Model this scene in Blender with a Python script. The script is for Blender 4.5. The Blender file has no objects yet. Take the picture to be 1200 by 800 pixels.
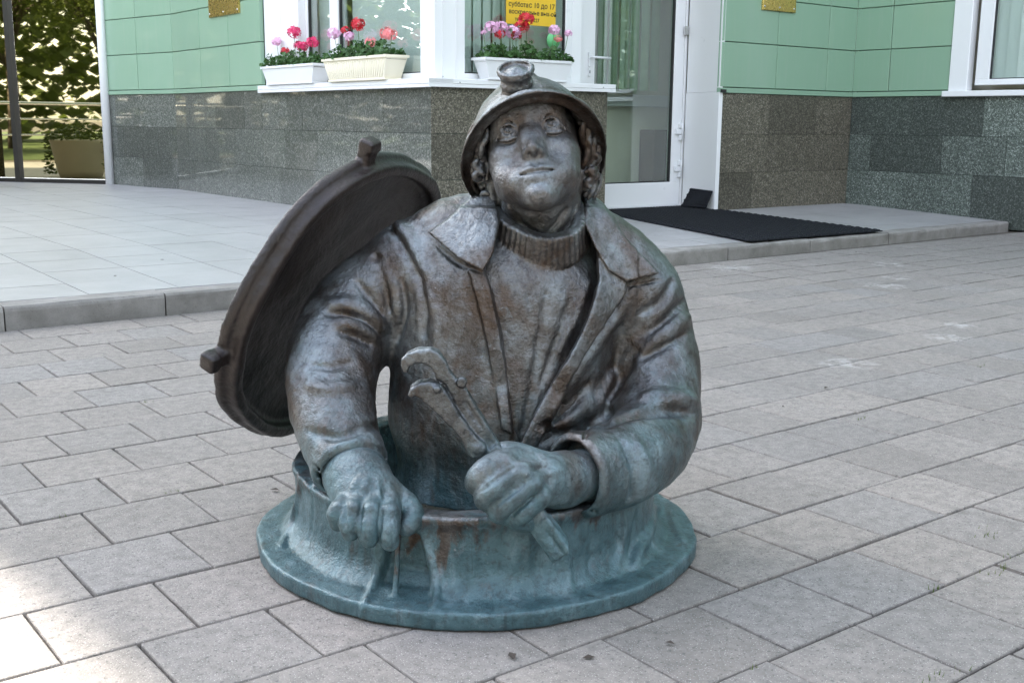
import bpy, bmesh, math, random, os
import numpy as np
from mathutils import Vector, Matrix, noise as mnoise
random.seed(7); np.random.seed(7)
PI = math.pi
scene = bpy.context.scene
COL = scene.collection

# ------------------------------------------------------------------ camera
CAM_H = 0.81
U_AX = np.array([0.79605098, 0.10917271, -0.59530173])   # world x, y, z seen in camera axes
V_AX = np.array([-0.60516452, 0.15799862, -0.78026428])
W_AX = np.array([0.00887329, 0.98138563, 0.1918424])
FPX = 1308.68
cam_data = bpy.data.cameras.new('camera')
cam = bpy.data.objects.new('camera', cam_data)
COL.objects.link(cam)
cam.matrix_world = Matrix([[U_AX[0], U_AX[1], U_AX[2], 0.0],
                           [V_AX[0], V_AX[1], V_AX[2], 0.0],
                           [W_AX[0], W_AX[1], W_AX[2], CAM_H],
                           [0, 0, 0, 1]])
cam_data.sensor_width = 36.0
cam_data.lens = FPX / 1200 * 36.0
cam_data.clip_start = 0.05
cam_data.clip_end = 2000
scene.camera = cam

# ------------------------------------------------------------------ light
SUN_EL = math.radians(42.0)
SUN_AZ = math.radians(-6.0)          # from +y, towards +x
sun_dir = Vector((math.sin(SUN_AZ)*math.cos(SUN_EL), math.cos(SUN_AZ)*math.cos(SUN_EL), math.sin(SUN_EL)))
world = bpy.data.worlds.new('World')
scene.world = world
world.use_nodes = True
wn = world.node_tree.nodes; wl = world.node_tree.links
sky = wn.new('ShaderNodeTexSky')
sky.sky_type = 'NISHITA'
sky.sun_disc = False
sky.sun_elevation = SUN_EL
sky.sun_rotation = SUN_AZ
sky.air_density = 1.0; sky.dust_density = 1.2; sky.ozone_density = 1.0
bg = wn['Background']
bg.inputs['Strength'].default_value = 0.15
# thin bright cloud over most of the sky takes the blue out of it
hs = wn.new('ShaderNodeHueSaturation'); hs.inputs['Saturation'].default_value = 0.20; hs.inputs['Value'].default_value = 1.15
wl.new(sky.outputs['Color'], hs.inputs['Color'])
tc = wn.new('ShaderNodeTexCoord'); cn = wn.new('ShaderNodeTexNoise'); cn.inputs['Scale'].default_value = 2.6; cn.inputs['Detail'].default_value = 6
wl.new(tc.outputs['Generated'], cn.inputs['Vector'])
cr = wn.new('ShaderNodeValToRGB'); cr.color_ramp.elements[0].position = 0.34; cr.color_ramp.elements[1].position = 0.60
wl.new(cn.outputs['Fac'], cr.inputs['Fac'])
mxs = wn.new('ShaderNodeMix'); mxs.data_type = 'RGBA'
wl.new(cr.outputs['Color'], mxs.inputs[0]); wl.new(sky.outputs['Color'], mxs.inputs[6]); wl.new(hs.outputs['Color'], mxs.inputs[7])
wl.new(mxs.outputs[2], bg.inputs['Color'])
sun_data = bpy.data.lights.new('sun', 'SUN')
sun_data.energy = 4.0; sun_data.angle = math.radians(0.53); sun_data.color = (1.0, 0.95, 0.87)
sun = bpy.data.objects.new('sun', sun_data); COL.objects.link(sun)
sun.rotation_euler = sun_dir.to_track_quat('Z', 'Y').to_euler()
sun.location = (0, 0, 30)
scene.view_settings.view_transform = 'Standard'
scene.view_settings.look = 'None'
scene.view_settings.exposure = 2.85
scene.view_settings.gamma = 1.0
scene.view_settings.use_curve_mapping = False

# ------------------------------------------------------------------ helpers
def link(o, parent=None):
    COL.objects.link(o)
    if parent is not None: o.parent = parent
    return o
def tag(o, label=None, cat=None, group=None, kind=None):
    if label: o['label'] = label
    if cat: o['category'] = cat
    if group: o['group'] = group
    if kind: o['kind'] = kind
    return o
def empty(name, loc=(0,0,0), rz=0.0, parent=None):
    o = bpy.data.objects.new(name, None); o.empty_display_size = 0.1
    o.location = loc; o.rotation_euler = (0,0,rz)
    return link(o, parent)
def mesh_obj(name, verts, faces, mat=None, parent=None, smooth=False):
    me = bpy.data.meshes.new(name)
    me.from_pydata([tuple(v) for v in verts], [], faces)
    me.update()
    if smooth: me.shade_smooth()
    if mat: me.materials.append(mat)
    return link(bpy.data.objects.new(name, me), parent)

class MB:
    """collects boxes, bars, tubes and sheets into one mesh"""
    def __init__(s): s.v=[]; s.f=[]; s.m=[]; s.sm=[]
    def add(s, verts, faces, m=0, smooth=False):
        b=len(s.v); s.v += [tuple(v) for v in verts]
        for f in faces:
            s.f.append(tuple(b+i for i in f)); s.m.append(m); s.sm.append(smooth)
        return s
    def box(s, lo, hi, m=0, bev=0.0):
        x0,y0,z0=lo; x1,y1,z1=hi
        if bev <= 0:
            v=[(x0,y0,z0),(x1,y0,z0),(x1,y1,z0),(x0,y1,z0),(x0,y0,z1),(x1,y0,z1),(x1,y1,z1),(x0,y1,z1)]
            f=[(0,3,2,1),(4,5,6,7),(0,1,5,4),(1,2,6,5),(2,3,7,6),(3,0,4,7)]
            return s.add(v,f,m)
        return s.obox(((x0+x1)/2,(y0+y1)/2,(z0+z1)/2), ((x1-x0)/2,(y1-y0)/2,(z1-z0)/2), Matrix.Identity(3), m, bev)
    def obox(s, c, h, rot=None, m=0, bev=0.0):
        bm=bmesh.new(); bmesh.ops.create_cube(bm,size=2)
        for v in bm.verts: v.co=Vector((v.co.x*h[0],v.co.y*h[1],v.co.z*h[2]))
        if bev>0: bmesh.ops.bevel(bm,geom=bm.edges[:],offset=bev,segments=2,affect='EDGES',profile=0.5)
        R=rot or Matrix.Identity(3); c=Vector(c)
        bm.verts.ensure_lookup_table(); 
        for i,v in enumerate(bm.verts): v.index=i
        vs=[tuple(c+R@v.co) for v in bm.verts]; fs=[tuple(v.index for v in f.verts) for f in bm.faces]
        bm.free()
        return s.add(vs,fs,m)
    def tube(s, pts, r, n=10, m=0, caps=True):
        pts=[Vector(p) for p in pts]; rs=r if isinstance(r,(list,tuple)) else [r]*len(pts)
        vs=[];fs=[]; prev=None
        for i,p in enumerate(pts):
            t=(pts[min(i+1,len(pts)-1)]-pts[max(i-1,0)]).normalized()
            if prev is None:
                a=Vector((0,0,1)) if abs(t.z)<0.9 else Vector((1,0,0))
                u=t.cross(a).normalized()
            else:
                u=(prev-t*prev.dot(t)).normalized()
            prev=u; w=t.cross(u)
            for k in range(n):
                an=2*PI*k/n; vs.append(p+(u*math.cos(an)+w*math.sin(an))*rs[i])
        for i in range(len(pts)-1):
            for k in range(n):
                a=i*n+k;b=i*n+(k+1)%n; fs.append((a,b,b+n,a+n))
        if caps:
            fs.append(tuple(reversed(range(n)))); fs.append(tuple((len(pts)-1)*n+k for k in range(n)))
        return s.add(vs,fs,m,True)
    def lathe(s, prof, c=(0,0,0), n=32, m=0, smooth=True, rot=None):
        c=Vector(c); R=rot or Matrix.Identity(3); vs=[];fs=[]
        for (r,z) in prof:
            for k in range(n):
                an=2*PI*k/n; vs.append(c+R@Vector((r*math.cos(an),r*math.sin(an),z)))
        for i in range(len(prof)-1):
            for k in range(n):
                a=i*n+k;b=i*n+(k+1)%n; fs.append((a,b,b+n,a+n))
        return s.add(vs,fs,m,smooth)
    def build(s, name, mats, parent=None):
        me=bpy.data.meshes.new(name); me.from_pydata(s.v,[],s.f); me.update()
        for mt in (mats if isinstance(mats,(list,tuple)) else [mats]): me.materials.append(mt)
        me.polygons.foreach_set('material_index',s.m); me.polygons.foreach_set('use_smooth',s.sm)
        return link(bpy.data.objects.new(name,me),parent)

class NT:
    """small shader-node helper"""
    def __init__(s,name):
        s.mat=bpy.data.materials.new(name); s.mat.use_nodes=True
        s.n=s.mat.node_tree.nodes; s.l=s.mat.node_tree.links
        s.b=s.n['Principled BSDF']; s.out=s.n['Material Output']
    def set(s,node,key,val):
        if hasattr(val,'is_linked') or isinstance(val,bpy.types.NodeSocket): s.l.new(val,node.inputs[key])
        elif val is not None:
            node.inputs[key].default_value = (*val,1.0) if isinstance(val,(tuple,list)) and len(val)==3 and node.inputs[key].type=='RGBA' else val
    def new(s,t,**kw):
        nd=s.n.new(t)
        for k,v in kw.items(): setattr(nd,k,v)
        return nd
    def coord(s,kind='Object'): return s.new('ShaderNodeTexCoord').outputs[kind]
    def pos(s): return s.new('ShaderNodeNewGeometry').outputs['Position']
    def rnd(s): return s.new('ShaderNodeObjectInfo').outputs['Random']
    def mapping(s,vec,scale=(1,1,1),loc=(0,0,0),rot=(0,0,0)):
        nd=s.new('ShaderNodeMapping'); s.l.new(vec,nd.inputs['Vector'])
        nd.inputs['Scale'].default_value=scale; nd.inputs['Location'].default_value=loc; nd.inputs['Rotation'].default_value=rot
        return nd.outputs['Vector']
    def noise(s,vec,scale,detail=4,rough=0.55,dist=0.0,out='Fac'):
        nd=s.new('ShaderNodeTexNoise'); s.l.new(vec,nd.inputs['Vector'])
        nd.inputs['Scale'].default_value=scale; nd.inputs['Detail'].default_value=detail
        nd.inputs['Roughness'].default_value=rough; nd.inputs['Distortion'].default_value=dist
        return nd.outputs[out]
    def voro(s,vec,scale,out='Distance',feature='F1',rand=1.0):
        nd=s.new('ShaderNodeTexVoronoi'); nd.feature=feature; s.l.new(vec,nd.inputs['Vector'])
        nd.inputs['Scale'].default_value=scale; nd.inputs['Randomness'].default_value=rand
        return nd.outputs[out]
    def ramp(s,fac,stops,interp='LINEAR'):
        nd=s.new('ShaderNodeValToRGB'); s.l.new(fac,nd.inputs['Fac']); cr=nd.color_ramp; cr.interpolation=interp
        while len(cr.elements)<len(stops): cr.elements.new(0.5)
        for e,(p,c) in zip(cr.elements,stops):
            e.position=p; e.color=(c,c,c,1) if isinstance(c,(int,float)) else (*c,1)
        return nd.outputs['Color']
    def mix(s,fac,a,b,mode='MIX'):
        nd=s.new('ShaderNodeMix'); nd.data_type='RGBA'; nd.blend_type=mode
        i=nd.inputs
        for idx,val in ((0,fac),(6,a),(7,b)):
            if isinstance(val,bpy.types.NodeSocket): s.l.new(val,i[idx])
            else: i[idx].default_value = (*val,1.0) if isinstance(val,(tuple,list)) and len(val)==3 else val
        return nd.outputs[2]
    def math(s,op,a,b=None,c=None,clamp=False):
        nd=s.new('ShaderNodeMath'); nd.operation=op; nd.use_clamp=clamp
        for k,val in enumerate((a,b,c)):
            if val is None: continue
            if isinstance(val,bpy.types.NodeSocket): s.l.new(val,nd.inputs[k])
            else: nd.inputs[k].default_value=val
        return nd.outputs[0]
    def mapr(s,v,a,b,c,d):
        nd=s.new('ShaderNodeMapRange'); s.l.new(v,nd.inputs[0])
        for k,x in enumerate((a,b,c,d)): nd.inputs[k+1].default_value=x
        return nd.outputs[0]
    def sep(s,vec):
        nd=s.new('ShaderNodeSeparateXYZ'); s.l.new(vec,nd.inputs[0]); return nd.outputs
    def bump(s,h,strength=0.3,dist=0.01,normal=None):
        nd=s.new('ShaderNodeBump'); s.l.new(h,nd.inputs['Height']); nd.inputs['Strength'].default_value=strength; nd.inputs['Distance'].default_value=dist
        if normal is not None: s.l.new(normal,nd.inputs['Normal'])
        return nd.outputs['Normal']
    def p(s,**kw):
        mp={'color':'Base Color','rough':'Roughness','metal':'Metallic','normal':'Normal','spec':'Specular IOR Level','coat':'Coat Weight','coat_rough':'Coat Roughness','trans':'Transmission Weight','ior':'IOR','alpha':'Alpha','subs':'Subsurface Weight','emis':'Emission Color','emis_s':'Emission Strength','sheen':'Sheen Weight'}
        for k,v in kw.items(): s.set(s.b,mp[k],v)
        return s.mat

# ------------------------------------------------------------------ materials of the place
def paver_mat():
    m=NT('concrete paver'); p=m.pos(); r=m.rnd()
    n1=m.noise(p,2.2,4,0.6); n2=m.noise(p,34,5,0.7); v=m.voro(p,230); v2=m.voro(p,95)
    base=m.ramp(r,[(0.0,(0.205,0.182,0.160)),(0.2,(0.272,0.240,0.213)),(0.4,(0.218,0.199,0.182)),(0.6,(0.300,0.262,0.230)),(0.8,(0.238,0.213,0.190)),(1.0,(0.250,0.233,0.220))])
    c=m.mix(0.35,base,m.ramp(n1,[(0.3,(0.155,0.142,0.130)),(0.7,(0.27,0.248,0.23))]))
    c=m.mix(m.ramp(n2,[(0.35,0.5),(0.6,0.0)]),c,(0.11,0.10,0.09))
    c=m.mix(m.ramp(m.noise(p,5.5,6,0.7,0.8),[(0.58,0.0),(0.72,0.5)]),c,(0.12,0.108,0.095))
    c=m.mix(m.ramp(v,[(0.10,0.75),(0.24,0.0)]),c,(0.50,0.47,0.44))
    c=m.mix(m.ramp(m.noise(p,150,2,0.5),[(0.60,0.0),(0.68,0.7)]),c,(0.09,0.085,0.08))
    c=m.mix(m.ramp(v2,[(0.045,0.8),(0.09,0.0)]),c,(0.62,0.60,0.57))
    # spilled whitewash spots
    s=None
    for (x,y,a) in ((3.97,2.39,.10),(5.0,3.38,.12),(3.24,2.32,.10),(5.83,3.92,.12),(5.35,3.55,.09),(4.9,4.35,.16),(4.28,2.52,.08),(2.0,3.35,.06)):
        d=m.new('ShaderNodeVectorMath',operation='DISTANCE'); m.l.new(m.mapping(p,(1,1,1)),d.inputs[0]); d.inputs[1].default_value=(x,y,0)
        k=m.mapr(m.math('ADD',d.outputs['Value'],m.math('MULTIPLY',m.math('SUBTRACT',m.noise(p,26,4,0.7),0.5),0.16)),a*0.55,a*1.05,1.0,0.0)
        s=k if s is None else m.math('MAXIMUM',s,k)
    c=m.mix(m.math('MULTIPLY',m.math('MULTIPLY',s,m.ramp(m.noise(p,17,5,0.7),[(0.42,0.0),(0.60,1.0)])),0.30),c,(0.62,0.60,0.57))
    h=m.math('ADD',m.math('MULTIPLY',m.noise(p,240,4,0.7),0.6),m.math('MULTIPLY',v,0.4))
    m.p(color=c,rough=0.88,normal=m.bump(h,0.55,0.004),spec=0.3); return m.mat
def stone_mat(name,c0,c1,sc=3,rough=0.85,speck=True,rv=0.1):
    m=NT(name); p=m.pos(); r=m.rnd()
    c=m.mix(m.ramp(m.noise(p,sc,6,0.65),[(0.3,0.0),(0.7,1.0)]),c0,c1)
    f=m.mapr(r,0,1,1-rv,1+rv); cc=m.new('ShaderNodeCombineXYZ'); [m.l.new(f,cc.inputs[i]) for i in range(3)]
    c=m.mix(1.0,c,cc.outputs[0],'MULTIPLY')
    if speck: c=m.mix(m.ramp(m.noise(p,180,3,0.6),[(0.58,0.0),(0.7,0.5)]),c,tuple(x*0.5 for x in c0))
    m.p(color=c,rough=rough,normal=m.bump(m.noise(p,150,5,0.7),0.3,0.004)); return m.mat
def granite_mat(name,tone,rough,coat,lo=0.55,hi=1.5):
    m=NT(name); p=m.pos(); r=m.rnd()
    v=m.voro(p,105,'Color'); v2=m.voro(p,190,'Color')
    a=m.sep(v)[0]; b=m.sep(v2)[1]
    c=m.ramp(m.math('ADD',m.math('MULTIPLY',a,0.6),m.math('MULTIPLY',b,0.4)),[(0.12,tone[0]),(0.45,tone[1]),(0.72,tone[2]),(0.93,tone[3])])
    f=m.ramp(r,[(0.0,lo),(0.3,(1+lo)/2),(0.6,1.1),(1.0,hi)])
    c=m.mix(1.0,c,f,'MULTIPLY')
    c=m.mix(m.math('MULTIPLY',m.noise(p,1.6,3,0.6),0.4),c,tuple(0.7*x for x in tone[1]))
    m.p(color=c,rough=rough,coat=coat,coat_rough=0.03,normal=m.bump(m.noise(p,120,2,0.5),0.08 if coat else 0.3,0.002)); return m.mat
def plain(name,col,rough=0.5,metal=0.0,var=0.06,sc=6,bump=0.0,coat=0.0,spec=0.5):
    m=NT(name); p=m.pos()
    n=m.noise(p,sc,5,0.6)
    c=m.mix(n,tuple(x*(1-var) for x in col),tuple(min(1,x*(1+var)) for x in col))
    kw=dict(color=c,rough=m.mapr(m.noise(p,sc*3,4,0.6),0.3,0.7,rough*0.85,min(1,rough*1.15)),metal=metal,coat=coat,spec=spec)
    if bump: kw['normal']=m.bump(m.noise(p,sc*14,4,0.6),bump,0.003)
    m.p(**kw); return m.mat
def panel_mat():
    m=NT('green enamel panel'); p=m.pos(); r=m.rnd()
    c=m.mix(r,(0.235,0.375,0.262),(0.262,0.41,0.288))
    c=m.mix(m.math('MULTIPLY',m.noise(p,1.5,4,0.6),0.35),c,(0.28,0.41,0.305))
    c=m.mix(m.ramp(m.noise(m.mapping(p,(9,9,0.8)),2.2,5,0.65,0.3),[(0.50,0.0),(0.75,0.22)]),c,(0.36,0.42,0.35))
    m.p(color=c,rough=0.30,spec=0.5,coat=0.35,coat_rough=0.06,normal=m.bump(m.noise(p,1.8,2,0.5),0.05,0.02)); return m.mat
def glass_mat(name,tint=(1,1,1),refl=0.12,rough=0.0):
    m=NT(name); m.n.remove(m.b)
    t=m.new('ShaderNodeBsdfTransparent'); t.inputs[0].default_value=(*tint,1)
    g=m.new('ShaderNodeBsdfGlossy'); g.inputs['Roughness'].default_value=rough; g.inputs['Color'].default_value=(0.95,0.97,0.96,1)
    lw=m.new('ShaderNodeLayerWeight'); lw.inputs[0].default_value=0.5
    f=m.math('ADD',m.math('MULTIPLY',m.math('POWER',lw.outputs['Facing'],4.0),0.9),0.03+refl,clamp=True)
    mx=m.new('ShaderNodeMixShader'); m.l.new(f,mx.inputs[0]); m.l.new(t.outputs[0],mx.inputs[1]); m.l.new(g.outputs[0],mx.inputs[2])
    m.l.new(mx.outputs[0],m.out.inputs[0]); return m.mat
def mirror_glass_mat():
    m=NT('bronze coated glass'); p=m.pos()
    m.p(color=(0.46,0.41,0.26),metal=1.0,rough=0.015,normal=m.bump(m.noise(p,0.9,1,0.5),0.010,0.05)); return m.mat
def leaf_mat(name,a,b,tr=0.25):
    m=NT(name); r=m.rnd(); p=m.pos()
    c=m.mix(m.noise(p,22 if tr<0.3 else 3,3,0.6),a,b)
    m.p(color=c,rough=0.55,subs=0.0)
    d=m.new('ShaderNodeBsdfTranslucent'); m.l.new(c,d.inputs[0])
    mx=m.new('ShaderNodeMixShader'); mx.inputs[0].default_value=tr
    m.l.new(m.b.outputs[0],mx.inputs[1]); m.l.new(d.outputs[0],mx.inputs[2]); m.l.new(mx.outputs[0],m.out.inputs[0]); return m.mat
M={}
M['paver']=paver_mat()
M['bed']=stone_mat('jointing sand',(0.05,0.043,0.034),(0.115,0.10,0.08),9,0.95)
M['kerb']=stone_mat('kerb concrete',(0.16,0.147,0.132),(0.30,0.28,0.26),7,0.85,True,0.12)
M['tile']=stone_mat('porcelain terrace tile',(0.285,0.273,0.27),(0.355,0.34,0.335),4,0.42,False,0.04)
M['grout']=plain('grout',(0.26,0.255,0.25),0.9)
M['granite_pol']=granite_mat('polished granite',[(0.028,0.031,0.027),(0.085,0.095,0.080),(0.155,0.165,0.145),(0.36,0.36,0.33)],0.35,0.8,0.72,1.22)
M['granite_brown']=granite_mat('brownish granite',[(0.03,0.028,0.02),(0.095,0.085,0.062),(0.17,0.152,0.115),(0.34,0.31,0.26)],0.5,0.15,0.75,1.2)
M['granite_grn']=granite_mat('greenish granite',[(0.025,0.032,0.027),(0.07,0.085,0.072),(0.14,0.165,0.145),(0.33,0.36,0.33)],0.5,0.12)
M['panel']=panel_mat()
M['gap']=plain('panel gap',(0.02,0.03,0.022),0.9)
M['white']=plain('white painted metal',(0.80,0.80,0.80),0.32,0.0,0.02,3,0.0,0.2)
M['white2']=plain('white plastic',(0.78,0.785,0.79),0.38,0.0,0.02,8)
M['gasket']=plain('black gasket',(0.02,0.02,0.02),0.6)
M['pane']=glass_mat('window glass',(0.92,0.96,0.94),0.08)
M['pane_door']=glass_mat('door glass',(0.88,0.93,0.90),0.12)
M['mirror']=mirror_glass_mat()
M['mullion']=plain('dark bronze aluminium',(0.035,0.032,0.028),0.4,0.4)
M['brass']=plain('polished brass',(0.62,0.44,0.14),0.28,0.9,0.1,20,0.1)
M['steel']=plain('brushed steel',(0.6,0.6,0.6),0.22,1.0,0.05,30)
M['rubber']=plain('black rubber',(0.010,0.011,0.014),0.75,0.0,0.2,40,0.25,0.0,0.25)
M['blind']=plain('pale blind fabric',(0.66,0.69,0.67),0.8,0.0,0.04,5)
M['greenblind']=plain('green-grey curtain',(0.22,0.30,0.19),0.8,0.0,0.35,9)
M['room']=plain('plastered room wall',(0.82,0.77,0.64),0.9,0.0,0.08,3)
M['roomfloor']=plain('room floor',(0.40,0.36,0.30),0.5,0.0,0.1,4)
M['cabinet']=plain('dark red-brown cabinet',(0.10,0.035,0.025),0.5)
M['cream']=plain('cream plastic',(0.80,0.74,0.58),0.4,0.0,0.03,10)
M['yellow']=plain('yellow notice print',(0.78,0.50,0.03),0.5,0.0,0.04,12)
M['ink']=plain('dark print',(0.03,0.03,0.02),0.6)
M['sticker']=plain('green sticker',(0.16,0.55,0.22),0.5)
M['ger_leaf']=leaf_mat('geranium leaf',(0.022,0.075,0.018),(0.085,0.19,0.045),0.2)
M['stem']=plain('green stem',(0.10,0.17,0.05),0.6)
M['pink']=plain('pink petal',(0.80,0.30,0.55),0.5,0.0,0.25,60)
M['lilac']=plain('pale pink petal',(0.82,0.48,0.68),0.5,0.0,0.2,60)
M['red']=plain('red petal',(0.60,0.012,0.03),0.5,0.0,0.25,60)
M['crimson']=plain('crimson petal',(0.70,0.03,0.14),0.5,0.0,0.25,60)
M['salmon']=plain('salmon petal',(0.82,0.25,0.25),0.5,0.0,0.25,60)
M['soil']=plain('potting soil',(0.04,0.028,0.02),0.95)
M['tree_leaf']=leaf_mat('tree leaf',(0.075,0.115,0.022),(0.16,0.19,0.04),0.5)
M['bark']=plain('bark',(0.09,0.07,0.055),0.9,0.0,0.3,9,0.4)
M['lawn']=plain('lawn',(0.075,0.11,0.03),0.9,0.0,0.35,6,0.5)
M['potstone']=plain('cast stone pot',(0.66,0.60,0.50),0.8,0.0,0.06,8,0.2)
M['moss']=leaf_mat('moss',(0.05,0.09,0.012),(0.13,0.17,0.03),0.2)
M['debris']=plain('dead leaf',(0.05,0.038,0.03),0.9)

# ------------------------------------------------------------------ ground and pavement
g=mesh_obj('ground',[(-400,-400,-0.014),(400,-400,-0.014),(400,400,-0.014),(-400,400,-0.014)],[(0,1,2,3)],M['bed'])
tag(g,kind='structure')
pavement=tag(empty('pavement',(0,0,0)),kind='structure')
ROWS=[0.19,0.40,0.61,0.82,1.03,1.238,1.447,1.66,1.88,2.105,2.322,2.535,2.755,2.968,3.20,3.43,3.655,3.89,4.12,4.36,4.58]
while ROWS[0]>-6: ROWS.insert(0,ROWS[0]-0.21)
PX=0.2165
def kerb_y(x): return 4.58+0.02*(x-1.0)
def kerb_z(x): return 0.097-0.0052*min(max(x-1.0,0),5.5)
def paver_mesh(seed):
    rg=random.Random(seed); bm=bmesh.new(); bmesh.ops.create_cube(bm,size=1)
    for v in bm.verts:
        v.co=Vector((v.co.x*(PX-0.0048),v.co.y*(0.2165-0.0050),v.co.z*0.06-0.03))
        if v.co.z>-0.02: v.co.x+=rg.uniform(-.0018,.0018); v.co.y+=rg.uniform(-.0018,.0018)
    top=[e for e in bm.edges if all(v.co.z>-0.02 for v in e.verts)]
    bmesh.ops.bevel(bm,geom=top,offset=0.0035,segments=2,affect='EDGES',profile=0.5)
    me=bpy.data.meshes.new('paver'); bm.to_mesh(me); bm.free(); me.materials.append(M['paver']); return me
PMESH=[paver_mesh(i) for i in range(6)]
_Rm=np.stack([U_AX,V_AX,W_AX],1)
def pix(p):
    c=_Rm@(np.asarray(p,float)-np.array([0,0,CAM_H]))
    if c[2]>-0.05: return None
    return np.array([600+FPX*c[0]/-c[2],400-FPX*c[1]/-c[2]]),-c[2]
rg=random.Random(4)
cand=[]
for ri in range(len(ROWS)-1):
    y0,y1=ROWS[ri],ROWS[ri+1]
    i0=ROWS.index(1.447); par=(ri-i0)%2
    ph=0.52+(PX/2 if par else 0)+rg.uniform(-.012,.012)
    if ROWS[ri]==1.03: ph=0.48
    if ROWS[ri]==1.238: ph=0.597
    k0=int((-7-ph)/PX)
    for k in range(k0,k0+100):
        xa=ph+k*PX; xc=xa+PX/2; yc=(y0+y1)/2
        if xc>14: break
        cand.append((xc,yc,y1-y0))
vis=[]
for c in cand:
    q=pix((c[0],c[1],0))
    infr = q is not None and -60<q[0][0]<1260 and -40<q[0][1]<880
    sc=q[1] if q is not None else 1e9
    vis.append((0 if infr else 1, sc, c))
vis.sort(key=lambda t:(t[0],t[1]))
def paver_place(c):
    xc,yc,h=c
    return Matrix.Translation((xc,yc,rg.uniform(-.0016,.0010)))@Matrix.Rotation(rg.uniform(-.004,.004),4,'Z')@Matrix.Rotation(rg.uniform(-.003,.003),4,'X')@Matrix.Rotation(rg.uniform(-.003,.003),4,'Y')@Matrix.Diagonal((1,h/0.2165,1,1))
for n,(a,sc,c) in enumerate(vis[:300]):
    o=bpy.data.objects.new('paver',PMESH[rg.randrange(6)]); o.matrix_world=paver_place(c); COL.objects.link(o); o.parent=pavement
far=bmesh.new()
for a,sc,c in vis[300:]:
    if c[1]>kerb_y(c[0])+0.1: continue
    mt=paver_place(c); nb=len(far.verts)
    hx,hy=(PX-.0035)/2,(0.2165-.004)/2
    lo=[far.verts.new(mt@Vector((sx*hx,sy*hy,-.03))) for sx,sy in ((-1,-1),(1,-1),(1,1),(-1,1))]
    up=[far.verts.new(mt@Vector((sx*(hx-.003),sy*(hy-.003),0))) for sx,sy in ((-1,-1),(1,-1),(1,1),(-1,1))]
    far.faces.new(up)
    for i in range(4): far.faces.new((lo[i],lo[(i+1)%4],up[(i+1)%4],up[i]))
me=bpy.data.meshes.new('paver_field'); far.to_mesh(me); far.free(); me.materials.append(M['paver'])
o=link(bpy.data.objects.new('paver_field',me),pavement); tag(o,kind='stuff')
# moss in the joints, dead leaf scraps
mm_=MB(); rg2=random.Random(9)
def img_ground(px,py,z=0.0):
    d=_Rm.T@np.array([px-600.0,-(py-400.0),-FPX]); t=(z-CAM_H)/d[2]; return np.array([0,0,CAM_H])+d*t
for (px,py,n,sp) in ((208,576,10,.012),(1158,624,16,.03),(1172,668,16,.03),(1100,793,16,.03),(881,784,5,.008),(1010,490,8,.012),(1150,430,10,.02),(176,471,6,.01),(345,388,6,.02),(1095,690,6,.01),(1185,650,12,.025),(70,605,6,.012)):
    g0=img_ground(px,py)
    for i in range(n):
        x=g0[0]+rg2.gauss(0,sp); y=g0[1]+rg2.gauss(0,sp*.35); a=rg2.uniform(0,6.28); l=rg2.uniform(.004,.011); w=.0015
        dx,dy=math.cos(a),math.sin(a); tx,ty=rg2.uniform(-.5,.5)*l,rg2.uniform(-.5,.5)*l
        mm_.add([(x-dx*w,y-dy*w,-.006),(x+dx*w,y+dy*w,-.006),(x+tx,y+ty,l)],[(0,1,2)])
tag(mm_.build('joint_moss',M['moss']),'little tufts of green moss in the paver joints','moss',kind='stuff')
lf=MB()
for (px,py) in ((785,755),(918,477),(190,305),(135,324),(1003,296),(968,455),(322,575),(600,770),(690,772)):
    onter = py<340 and px<400
    g0=img_ground(px,py,0.118 if onter else 0.0)
    a=rg2.uniform(0,6.28); l=rg2.uniform(.007,.014)
    lf.add([(g0[0]+math.cos(a)*l,g0[1]+math.sin(a)*l,g0[2]+.003),(g0[0]-math.sin(a)*l*.5,g0[1]+math.cos(a)*l*.5,g0[2]+.006),(g0[0]-math.cos(a)*l,g0[1]-math.sin(a)*l,g0[2]+.003),(g0[0]+math.sin(a)*l*.5,g0[1]-math.cos(a)*l*.5,g0[2]+.005)],[(0,1,2,3)])
tag(lf.build('leaf_litter',M['debris']),'small dry leaf scraps lying on the paving','leaf litter',kind='stuff')
lawn=mesh_obj('lawn',[(-60,-60,-0.006),(-8,-60,-0.006),(-8,60,-0.006),(-60,60,-0.006)],[(0,1,2,3)],M['lawn']); tag(lawn,kind='structure')

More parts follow.
